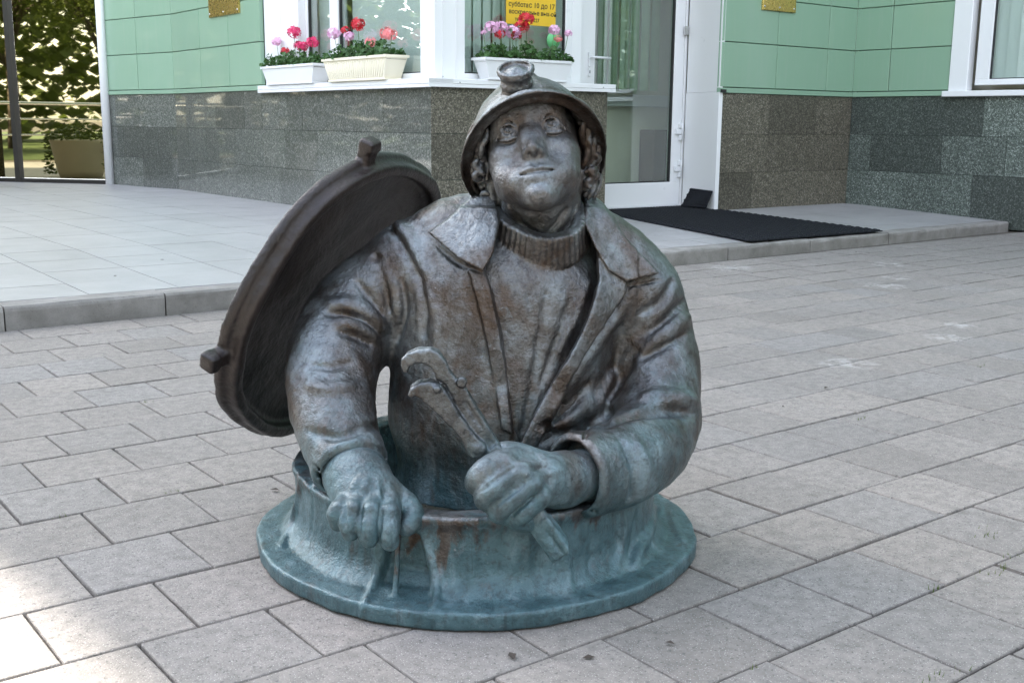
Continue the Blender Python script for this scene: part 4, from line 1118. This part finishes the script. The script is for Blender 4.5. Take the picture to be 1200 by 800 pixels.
# ---- torso field
def torso(v,grow=0.0):
    v.ell(P(594,375,0.03),(0.222+grow,0.150+grow,0.20+grow),0.0)
    v.ell(P(582,480,0.02),(0.213+grow,0.168+grow,0.19+grow),0.08)
    v.ell(P(578,585,0.02),(0.205+grow,0.165+grow,0.14+grow),0.06)
    v.tube(PP([(492,306,0.07),(548,270,0.08),(632,282,0.085),(705,290,0.08),(748,345,0.06)]),[0.085+grow,0.072+grow,0.09+grow,0.070+grow,0.085+grow],0.06)
JLO=(-0.40,-0.42,0.10); JHI=(0.47,0.26,0.70)
OPEN=[(572,236),(560,275),(566,312),(580,352),(590,400),(596,450),(602,500),(612,520),(632,492),(668,430),(700,372),(716,330),(712,290),(694,238)]
def build_jacket():
    v=Vol(JLO,JHI,0.003)
    torso(v)
    base=v.D.copy()
    # sleeves
    v.tube(PP([(474,320,0.07),(420,368,0.04),(392,420,-0.04),(390,480,-0.13),(408,540,-0.215)]),[0.088,0.097,0.090,0.078,0.066],0.03)
    v.tube(PP([(736,334,0.06),(760,392,0.05),(771,440,0.0),(768,492,-0.06)]),[0.082,0.088,0.083,0.080],0.03)
    v.tube(PP([(768,492,-0.06),(758,520,-0.13),(724,543,-0.215),(680,557,-0.275)]),[0.080,0.082,0.079,0.067],0.03)
    # cuffs
    a,b=P(405,533,-0.206),P(412,550,-0.234)
    v.cyl(a,b,0.067,0.068,0.008,0.006)
    a,b=P(704,550,-0.245),P(672,558,-0.287)
    v.cyl(a,b,0.073,0.075,0.010,0.008)
    # hollow sleeve mouths
    a,b=P(409,543,-0.222),P(416,566,-0.262); v.cyl(a,b,0.052,0.056,0.004,0.006,'s')
    a,b=P(688,554,-0.268),P(655,562,-0.31); v.cyl(a,b,0.056,0.064,0.004,0.006,'s')
    v.ell(P(702,476,0.0),(.06,.07,.06),.03); v.ell(P(716,520,-.05),(.06,.07,.05),.03)
    # open front
    v.poly(OPEN,-0.35,0.02,-0.14,0.0,0.016,base,0.004,'s')
    # front edges, lapel, collar wings laid over the chest
    v.poly([(556,300),(572,330),(584,380),(592,430),(600,505),(588,500),(576,430),(566,380),(556,345),(552,330),(544,306)],-0.35,0.05,-0.14,0.006,0.007,base,0.007)
    v.poly([(706,300),(740,330),(742,350),(700,402),(664,452),(640,500),(622,530),(606,522),(628,478),(664,424),(692,376),(706,335)],-0.35,0.06,-0.14,0.016,0.012,base,0.002)
    v.poly([(500,276),(520,262),(552,236),(580,232),(586,262),(578,296),(566,316),(536,302)],-0.3,0.10,-0.10,0.022,0.013,base,0.002)
    v.poly([(692,240),(716,250),(740,284),(778,324),(736,332),(714,318),(698,290),(686,262)],-0.3,0.10,-0.08,0.022,0.013,base,0.002)
    # raised collar behind the neck
    v.tube(PP([(560,262,0.0),(566,240,0.08),(600,232,0.15),(650,232,0.155),(690,240,0.08),(708,262,0.0)]),0.019,0.02)
    # folds
    G=[([(386,366),(404,366),(424,374),(442,390)],.010),([(400,388),(418,392),(436,402)],.009),([(455,262),(474,286),(490,318),(498,350),(496,392)],.008),
       ([(440,300),(452,330),(458,362)],.006),([(470,330),(474,366),(466,398)],.005),([(418,330),(436,352),(448,372)],.005),
       ([(366,428),(388,430),(410,424)],.004),([(362,505),(396,512),(430,500),(446,502)],.006),
       
       ([(802,352),(780,378),(756,400),(738,420)],.008),([(800,392),(778,404),(752,420)],.006),
       ([(812,484),(788,480),(760,482),(730,488),(704,500)],.012),
       ([(700,470),(712,486),(704,500)],.009),([(740,425),(724,446),(708,470)],.010),
       ([(730,520),(742,550),(738,584)],.003),
       ([(788,330),(776,352),(752,366)],.006),
       
       ([(690,450),(670,478),(650,490)],.010),([(672,500),(650,508),(634,520)],.008),([(660,470),(648,492),(636,500)],.006)]
    for l,r in G: v.stroke(l,r*1.25,-0.15*r,0.012,'s')
    Rg=[([(388,356),(410,358),(432,368),(448,384)],.009),([(396,378),(420,384),(438,396)],.008),([(466,262),(484,288),(500,320)],.008),([(362,452),(388,456),(414,450)],.006),
        ([(446,312),(462,340),(468,372)],.007),([(806,372),(782,390),(750,410)],.011),
        ([(814,470),(788,466),(756,466)],.011),([(690,470),(676,486),(652,500)],.010),([(716,440),(704,466),(690,484)],.008),
        ([(742,338),(722,372),(690,416),(660,460),(640,500)],.005),
        ([(500,330),(512,372),(510,420)],.005),([(748,522),(758,552),(750,584)],.004)]
    for l,r in Rg: v.stroke(l,r*1.25,0.35*r,0.018,'u')
    # stitched hem lines of the cuffs and lapels
    for l in [[(366,545),(386,556),(412,556),(440,546),(458,532)],[(366,552),(386,563),(414,563),(442,552),(459,539)]]:
        v.stroke(l,.004,-0.001,0.004,'s',taper=False)
    for l in [[(690,500),(684,530),(688,570),(698,604)]]: v.stroke(l,.004,-0.001,0.004,'s',taper=False)
    for l in [[(505,281),(534,306),(562,318)],[(735,336),(774,328)]]: v.stroke(l,.006,-0.002,0.003,'s')
    # buttons
    for q in [(554,487)]:
        h=v.hit(*q)
        if h is not None: v.cyl(h+np.array([0,0.004,0]),h+np.array([0,-0.006,0.0]),0.0105,0.0095,0.003,0.002); v.ell(h+np.array([0,-0.009,0]),(0.005,0.004,0.005),0.002,'s')
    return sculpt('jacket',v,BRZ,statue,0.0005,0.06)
build_jacket()

# ---- sweater
def build_sweater():
    v=Vol((-0.12,-0.30,0.14),(0.26,0.16,0.68),0.0026)
    torso(v,-0.008)
    base=v.D.copy()
    def cut(X,Y,Z): return np.maximum(Y-0.04,-0.35-Y)+0*X+0*Z
    v.op((-0.2,-0.35,0.0),(0.3,0.2,0.7),cut,0.0,'i',pad=0.1)
    for l,r in [([(640,345),(632,400),(622,460),(612,505)],.004),([(668,350),(652,400),(634,450)],.003)]:
        v.stroke(l,r,-0.3*r,0.012,'s')
    for l,r in [([(690,330),(676,370),(656,410)],.003)]:
        v.stroke(l,r,0.5*r,0.014,'u')
    # ribbed roll neck
    Cn=P(632,262,0.005); Fr=frame((0.02,-0.40,0.90))
    def roll(X,Y,Z):
        x=X-Cn[0];y=Y-Cn[1];z=Z-Cn[2]
        a=Fr[0,0]*x+Fr[1,0]*y+Fr[2,0]*z; b=Fr[0,1]*x+Fr[1,1]*y+Fr[2,1]*z; c=Fr[0,2]*x+Fr[1,2]*y+Fr[2,2]*z
        an=np.arctan2(a,-b); r=np.sqrt(a*a+(b*0.98)**2)
        R=0.083-0.16*np.clip(c,-.04,.03)+0.003*np.sin(3*an)
        rib=0.0030*np.abs(np.sin(an*24+2.0*np.sin(an*2)))
        q0=np.abs(r-R)-(0.0105)-rib+0.006; q1=np.abs(c+0.004+0.006*np.sin(2*an+1))-0.031+0.006
        return np.sqrt(np.maximum(q0,0)**2+np.maximum(q1,0)**2)+np.minimum(np.maximum(q0,q1),0)-0.006
    v.op(Cn-0.13,Cn+0.13,roll,0.006)
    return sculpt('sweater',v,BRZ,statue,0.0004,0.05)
build_sweater()

# ---- figure: head, neck, chest core, arms and hands in one surface
HO=P(621,151,-0.074)
HF=frame((-0.115,0.56,0.82),(1.0,0.0,0.10))
HF=HF@rot3('Z',math.radians(-4))
SC=1.34
def hp(x,y,z): return HO+HF@(np.array([x,y,z])*SC)
def build_figure():
    v=Vol((-0.33,-0.45,0.06),(0.33,0.24,0.93),0.0025)
    def he(c,r,k=0.01,mode='u'): v.ell(hp(*c),np.array(r)*SC,k*SC,mode,HF)
    def ht(pts,r,k=0.006,mode='u',sub=4): v.tube([hp(*p) for p in pts],[x*SC for x in (r if isinstance(r,(list,tuple)) else [r]*len(pts))],k*SC,mode,sub)
    # chest core, neck and arms hidden inside the clothes
    v.ell(P(602,420,0.03),(0.15,0.09,0.22),0.0)
    v.tube(PP([(606,360,0.05),(634,300,0.05),(633,235,0.02)]),[0.085,0.075,0.078],0.03)
    v.tube(PP([(470,300,0.07),(412,350,0.04),(390,415,-0.04),(390,480,-0.13),(410,545,-0.225),(420,562,-0.262)]),[0.05,0.055,0.05,0.048,0.053,0.053],0.02)
    v.tube(PP([(600,310,0.07),(738,318,0.06),(766,400,0.04),(768,492,-0.06),(758,520,-0.13),(724,543,-0.215),(680,557,-0.285),(655,562,-0.315)]),[0.05,0.05,0.05,0.05,0.05,0.048,0.045,0.043],0.02)
    # skull and face
    he((0,.092,.028),(.068,.093,.085),0.0)
    he((0,.064,-.016),(.059,.066,.066),0.02)
    he((0,.042,-.066),(.043,.044,.028),0.02)
    he((0,.010,-.1035),(.019,.016,.012),0.012)
    he((0,.022,-.088),(.027,.022,.019),0.016)
    he((0,.000,-.1005),(.012,.010,.009),0.010)
    for s in (-1,1):
        he((s*.041,.034,-.026),(.019,.026,.019),0.022)
        he((s*.036,.052,-.060),(.012,.026,.018),0.025)
        he((s*.040,.030,-.058),(.014,.020,.020),0.02)
        he((s*.065,.098,-.022),(.010,.020,.030),0.008)
    # brows and sockets
    for s in (-1,1):
        ht([(s*.008,.008,.018),(s*.019,.0085,.0235),(s*.033,.013,.0245),(s*.048,.029,.014)],[.0050,.0052,.0048,.0040],.014)
        he((s*.0300,-.001,.000),(.0170,.0100,.0145),.010,'s')
    he((0,.012,.045),(.045,.02,.03),0.03)
    # nose
    ht([(0,.008,.008),(0,-.0035,-.012),(0,-.0125,-.029),(0,-.0205,-.0430)],[.0062,.0064,.0068,.0074],.010)
    for s in (-1,1):
        he((s*.0084,-.0095,-.0440),(.0052,.0095,.0056),.006)
        he((s*.0052,-.0150,-.0500),(.0028,.0050,.0030),.002,'s')
        he((s*.010,-.001,-.022),(.006,.009,.018),.012)
    he((0,-.0155,-.0485),(.0030,.008,.0032),.003)
    # mouth
    he((0,.0125,-.071),(.032,.018,.020),.024)
    ht([(-.0215,.0005,-.0700),(-.012,-.0055,-.0690),(-.004,-.0085,-.0672),(0,-.0078,-.0680),(.004,-.0085,-.0672),(.012,-.0055,-.0690),(.0215,.0005,-.0700)],[.0028,.0044,.0054,.0050,.0054,.0044,.0028],.005)
    ht([(-.0185,.0000,-.0755),(-.009,-.0055,-.0800),(0,-.0070,-.0810),(.009,-.0055,-.0800),(.0185,.0000,-.0755)],[.0032,.0058,.0068,.0058,.0032],.006)
    ht([(-.0225,-.0020,-.0706),(-.011,-.0095,-.0731),(0,-.0122,-.0738),(.011,-.0095,-.0731),(.0225,-.0020,-.0706)],[.0016,.0021,.0022,.0021,.0016],.003,'s')
    ht([(0,-.0115,-.0550),(0,-.0105,-.0635)],[.0024,.0028],.006,'s')
    # eyes looking up
    for s in (-1,1):
        c=np.array((s*.0292,.0098,-.0005))
        he(tuple(c),(.0142,.0140,.0132),.001)
        up=[(s*.0115,.0070,-.0030),(s*.0185,-.0002,.0052),(s*.0290,-.0028,.0098),(s*.0395,.0016,.0054),(s*.0480,.0115,-.0028)]
        lo=[(s*.0115,.0070,-.0030),(s*.0200,.0004,-.0094),(s*.0297,.0000,-.0122),(s*.0395,.0040,-.0098),(s*.0480,.0115,-.0028)]
        ht(up,[.0014,.0025,.0029,.0025,.0016],.0010); ht(lo,[.0012,.0018,.0020,.0018,.0012],.0010)
        ht([(a,b+.0012,e+.0052) for a,b,e in up[1:4]],[.0010,.0018,.0010],.0025,'s')
        ic=c+np.array((-.0004,-.0136,.0030))
        ring=[tuple(ic+np.array((.0062*math.cos(t),0.0010+.0016*abs(math.sin(t)),.0060*math.sin(t)))) for t in np.linspace(0,2*PI,13)]
        ht(ring,.0020,.001,'s',2)
        he(tuple(ic+np.array((0,.0006,0))),(.0030,.0036,.0030),.001,'s')
    # jaw line over the throat
    v.stroke([(577,222),(590,238),(610,248),(632,251),(654,246),(671,232),(680,214)],.007,-.002,.016,'s')
    for l in [[(584,250),(600,268),(616,280)],[(596,240),(612,262),(630,276)],[(662,246),(652,262),(640,274)],[(676,240),(670,258),(660,270)]]: v.stroke(l,.004,-0.001,0.008,'s')
    for l in [[(590,244),(606,266),(622,279)],[(668,244),(658,260),(648,274)]]: v.stroke(l,.004,0.002,0.01,'u')
    # ---- hand resting on the rim
    ft=lambda l,r,k=0.0045: v.tube([P(*q) for q in l],[x*1.10 for x in r],k,sub=4)
    v.tube(PP([(420,562,-.262),(432,580,-.300)]),[0.053,0.050],0.02)
    v.ell(P(424,582,-.300),(0.046,0.030,0.034),0.02); v.ell(P(447,582,-.303),(0.040,0.030,0.034),0.02)
    ft([(412,580,-.305),(401,594,-.345),(394,603,-.362),(396,613,-.360)],[.0165,.0165,.0150,.0125])
    ft([(424,580,-.315),(415,598,-.362),(409,613,-.380),(411,624,-.376)],[.0175,.0175,.0160,.0130])
    ft([(440,580,-.318),(435,601,-.368),(431,618,-.388),(433,631,-.382)],[.0180,.0180,.0165,.0135])
    ft([(456,582,-.314),(456,604,-.362),(455,621,-.382),(457,635,-.376)],[.0180,.0180,.0165,.0140])
    ft([(462,580,-.296),(478,592,-.315),(484,606,-.330),(476,618,-.345)],[.0200,.0190,.0175,.0140])
    for q in [(398,596),(414,597),(435,598),(457,600)]:
        h=v.hit(*q)
        if h is not None: v.ell(h+np.array([0,.010,0]),(.014,.014,.012),.008)
    for l in [[(406,588),(404,604),(402,620)],[(424,588),(422,606),(421,630)],[(446,590),(445,612),(444,636)]]: v.stroke(l,.0042,-.0005,.003,'s')
    for l in [[(418,562),(409,580)],[(430,563),(425,582)],[(442,564),(446,584)]]: v.stroke(l,.004,.0015,.008,'u')
    # ---- fist closed round the wrench
    v.tube(PP([(655,562,-.315),(636,562,-.345)]),[.045,.044],.02)
    v.ell(P(628,560,-.352),(.040,.034,.038),.02)
    ft([(618,541,-.352),(590,540,-.388),(566,553,-.412),(558,566,-.400),(572,574,-.374)],[.0185,.0190,.0180,.0170,.0150])
    ft([(626,551,-.360),(604,553,-.400),(578,571,-.424),(569,585,-.412),(586,590,-.384)],[.0190,.0195,.0185,.0170,.0150])
    ft([(634,562,-.362),(618,568,-.404),(594,587,-.424),(584,600,-.412),(602,604,-.386)],[.0185,.0190,.0180,.0165,.0145])
    ft([(640,574,-.358),(632,582,-.396),(613,599,-.412),(604,609,-.402),(620,612,-.380)],[.0170,.0175,.0165,.0150,.0135])
    ft([(636,545,-.335),(612,534,-.340),(590,530,-.345),(574,540,-.345)],[.022,.0185,.017,.014])
    for l in [[(606,545),(584,560),(564,576)],[(622,560),(600,577),(578,594)],[(632,575),(612,592),(597,605)]]: v.stroke(l,.0042,-.0005,.003,'s')
    for q in [(594,543),(612,555),(626,569),(636,583)]:
        h=v.hit(*q)
        if h is not None: v.ell(h+np.array([0,.008,0]),(.014,.014,.013),.010)
    for l in [[(652,540),(626,545),(604,544)],[(654,552),(634,556),(616,557)]]: v.stroke(l,.004,.0015,.008,'u')
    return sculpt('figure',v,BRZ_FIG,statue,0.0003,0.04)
fig=build_figure()

# ---- hair
def build_hair():
    v=Vol((-0.08,-0.13,0.60),(0.28,0.22,0.86),0.0026)
    def ht(pts,r,k=0.004,mode='u'): v.tube([hp(*p) for p in pts],[x*SC for x in r],k*SC,mode)
    v.ell(hp(0,.100,.0),np.array((.070,.080,.066))*SC,0.0,'u',HF)
    rng=np.random.RandomState(11)
    LI=[(577,134),(571,150),(568,170),(569,190),(573,208),(578,226)]; LO=[(566,138),(555,152),(549,172),(550,194),(555,214),(562,232)]
    RI=[(668,128),(679,142),(684,162),(684,184),(682,206),(680,226)]; RO=[(682,128),(695,144),(703,166),(705,190),(703,212),(696,234)]
    for (A_,B_,sg) in ((LI,LO,-1),(RI,RO,1)):
        for lay in (0,1,2):
            for q in range(5):
                f=(q+.3+.4*rng.rand())/5; ph=rng.uniform(0,6.28); fr=rng.uniform(4.5,8.0); am=rng.uniform(1.6,3.4); pts=[];rad=[]
                n0=rng.randint(0,2); n1=6-rng.randint(0,2); N=11
                for k in range(N):
                    t=n0+(n1-1-n0)*k/(N-1); i0=min(int(t),4); u=t-i0
                    a=np.array(A_[i0])*(1-u)+np.array(A_[i0+1])*u; b=np.array(B_[i0])*(1-u)+np.array(B_[i0+1])*u
                    p=a*(1-f)+b*f; p=p+np.array([am*math.sin(fr*k/(N-1)*1.6+ph),am*.5*math.cos(fr*k/(N-1)*2+ph)])
                    y=-.030+.016*lay+.045*f+.022*(k/(N-1))+.006*math.sin(fr*k/(N-1)*1.6+ph+1.3)
                    pts.append(P(p[0],p[1],y)); rad.append(.0072*(.55+.45*math.sin(PI*min(1,.15+.85*k/(N-1)))))
                v.tube(pts,rad,.0025,sub=2)
            for q in range(4):
                c=np.array(A_[rng.randint(2,6)])*.4+np.array(B_[rng.randint(2,6)])*.6; a0=rng.uniform(0,6.28); rr=rng.uniform(3,6.5)
                pts=[P(c[0]+rr*(1-.5*k/6)*math.cos(a0+sg*k*.8),c[1]+rr*(1-.5*k/6)*math.sin(a0+sg*k*.8),-.022+.02*lay+.012*k/6) for k in range(7)]
                v.tube(pts,[.004,.0062,.0066,.0062,.0056,.005,.0036],.0018,sub=2)
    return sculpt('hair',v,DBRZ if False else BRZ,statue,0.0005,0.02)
build_hair()

# ---- helmet with its lamp
AX=np.array([-0.10,0.74,0.66]); AX/=np.linalg.norm(AX)
MF=frame(AX,(1,0,-0.04))
MC=P(624,182,0.022)
def build_helmet():
    v=Vol((-0.06,-0.16,0.64),(0.28,0.24,0.94),0.0028)
    v.ell(MC,(.120,.142,.150),0.0,'u',MF)
    def lower(X,Y,Z): return -((X-MC[0])*AX[0]+(Y-MC[1])*AX[1]+(Z-MC[2])*AX[2])-0.006+0*X
    v.op(MC-0.2,MC+0.2,lower,0.006,'i')
    # brim
    def brim(X,Y,Z):
        x=X-MC[0];y=Y-MC[1];z=Z-MC[2]
        a=MF[0,0]*x+MF[1,0]*y+MF[2,0]*z; b=MF[0,1]*x+MF[1,1]*y+MF[2,1]*z; c=MF[0,2]*x+MF[1,2]*y+MF[2,2]*z
        q=np.sqrt((a/.138)**2+(b/np.where(b<0,.172,.155))**2)
        d2=(q-1)*.145
        cc=c+0.020*np.clip((q-0.78)/0.22,0,1.2)**2-0.001
        q0=d2+.004;q1=np.abs(cc)-.006+.004
        return np.sqrt(np.maximum(q0,0)**2+np.maximum(q1,0)**2)+np.minimum(np.maximum(q0,q1),0)-.004
    v.op(MC-0.19,MC+0.19,brim,0.014)
    v.ell(MC-AX*0.004,(.111,.133,.140),0.004,'s',MF)
    # low crest ridge
    v.tube([MC+MF@np.array([0,-.142*math.sin(t)*1.0,.150*math.cos(t)])*1.0 for t in np.linspace(-1.0,0.9,9)],.006,.014)
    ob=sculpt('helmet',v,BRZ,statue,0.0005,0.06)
    h=v.hit(606,101)
    if h is None: h=P(606,101,0.0)
    return ob,h
helmet,hl=build_helmet()
def build_lamp():
    ax=np.array([-0.12,-0.47,0.87]);ax/=np.linalg.norm(ax)
    v=Vol(hl-0.075,hl+0.085,0.002)
    b=hl-ax*0.022; t=hl+ax*0.036
    v.cyl(b,hl+ax*0.012,.029,.027,.004,.006)
    v.cyl(hl+ax*0.006,t,.0255,.0325,.004,.006)
    v.cyl(t-ax*0.012,t,.0335,.0335,.003,.004)
    v.cyl(hl+ax*0.002,hl+ax*0.010,.0300,.0300,.003,.003)
    v.cyl(t-ax*0.006,t+ax*0.01,.0265,.0275,.002,.003,'s')
    v.ell(t-ax*0.016,(.026,.026,.016),0.003,'u',frame(ax))
    v.box(hl-ax*.012+np.array([0,.02,0]),(.030,.030,.010),frame(ax),.005,.008)
    return sculpt('helmet_lamp',v,BRZ,helmet,0.0005,0.02)
build_lamp()

# ---- wrench
def build_wrench():
    v=Vol((-0.22,-0.46,0.03),(0.15,-0.27,0.50),0.002)
    yv=np.array([0,1.0,0])
    B=P(585,540,-.355);Cc=P(660,650,-.392)
    def bar(a,b,w,t,k=.004,rd=.004,tw=0.0):
        dd=np.array(b)-np.array(a);L=np.linalg.norm(dd);R=frame(dd,np.cross(dd,yv))@rot3('Z',tw); v.box((np.array(a)+np.array(b))/2,(w,t,L/2),R,rd,k)
    def plate(pts,yc,th,rd,k):
        q=np.array([[P(340+a/2.758,390+b/2.758,-.348)[0],P(340+a/2.758,390+b/2.758,-.348)[2]] for a,b in pts])
        lo=np.array([q[:,0].min(),yc-th,q[:,1].min()]);hi=np.array([q[:,0].max(),yc+th,q[:,1].max()])
        def fn(X,Y,Z):
            d2=poly2d(q,X[:,0,0][:,None],Z[0,0,:][None,:])[:,None,:]
            q0=d2+rd;q1=np.abs(Y-yc)-th+rd+0*d2
            return np.sqrt(np.maximum(q0,0)**2+np.maximum(q1,0)**2)+np.minimum(np.maximum(q0,q1),0)-rd
        v.op(lo,hi,fn,k)
    plate([(360,108),(360,84),(380,62),(413,50),(455,47),(480,58),(504,92),(524,130),(546,156),(576,186),(604,240),(634,286),(662,331),(694,385),(650,430),(618,440),(600,405),(584,372),(570,300),(540,240),(520,200),(500,165),(474,148),(470,130),(455,110),(430,97),(405,97),(388,108),(380,131),(366,126)],-.346,.013,.0045,.002)
    plate([(384,192),(392,170),(420,150),(450,147),(490,160),(512,190),(532,225),(562,270),(592,315),(626,345),(637,368),(620,392),(590,396),(571,376),(558,345),(530,305),(500,275),(470,245),(445,225),(425,203),(408,196),(396,203)],-.356,.016,.005,.003)
    bar(P(574,524,-.352),B,.0165,.013); bar(B,Cc,.0165,.013); bar(P(632,610,-.378),Cc,.0200,.0135,tw=.25)
    v.cyl(P(541,448,-.366),P(541,448,-.33),.0085,.0080,.003,.002)
    v.cyl(P(512,456,-.378),P(512,456,-.35),.0055,.0050,.002,.002)
    v.ell(P(559,524,-.362),(.015,.014,.012),.004)
    v.stroke([(545,470),(556,488),(566,504)],.004,-.0005,.002,'s')
    v.stroke([(640,622),(652,640),(662,652)],.0045,-.0005,.002,'s')
    return sculpt('wrench',v,BRZ_TOOL,statue,0.0005,0.03)
build_wrench()

# ---- manhole lid leaning behind the shoulder
def build_lid():
    n=np.array([.80,-.43,-.418]);n/=np.linalg.norm(n)     # inner face looks right, down and to the viewer
    c=P(396,350,.19)
    u=np.array([.463,.12,.887]);F=frame(n,u)               # F[:,0] along the long image axis
    R=.330
    lo=c-.40;hi=c+.40
    v=Vol(lo,hi,0.004)
    M=F.T
    def disc(X,Y,Z):
        x=X-c[0];y=Y-c[1];z=Z-c[2]
        a=M[0,0]*x+M[0,1]*y+M[0,2]*z;b=M[1,0]*x+M[1,1]*y+M[1,2]*z;h=M[2,0]*x+M[2,1]*y+M[2,2]*z
        an=np.arctan2(b,a)
        r=np.sqrt(a*a+b*b)+.003*np.sin(5*an)+.002*np.sin(9*an+1)
        body=-smin(-(r-R),-(np.abs(h+.010)-.010),.005)
        rim=np.sqrt(np.maximum(np.abs(r-(R-.024))-.005,0)**2+np.maximum(np.abs(h-.008)-.012,0)**2)-.008
        return smin(body,rim,.014)
    v.op(lo,hi,disc,0.0,pad=0.0)
    v.ell(c+n*.050,(.304,.304,.058),.012,'s',F)
    # lugs on the edge
    for q,yy in (((436,168),None),((257,421),None)):
        d=vray(*q); t=((c-VC)@n)/(d@n); p=VC+d*t
        rad=p-c; rad/=np.linalg.norm(rad)
        Rm=np.stack([rad,np.cross(n,rad),n],1)
        v.box(c+rad*(R+.008)-n*.006,(.032,.015,.015),Rm,.004,.006)
        v.box(c+rad*(R+.028)-n*.004,(.011,.017,.017),Rm,.004,.004)
    return sculpt('manhole_lid',v,DBRZ,statue,0.0008,0.12)
build_lid()
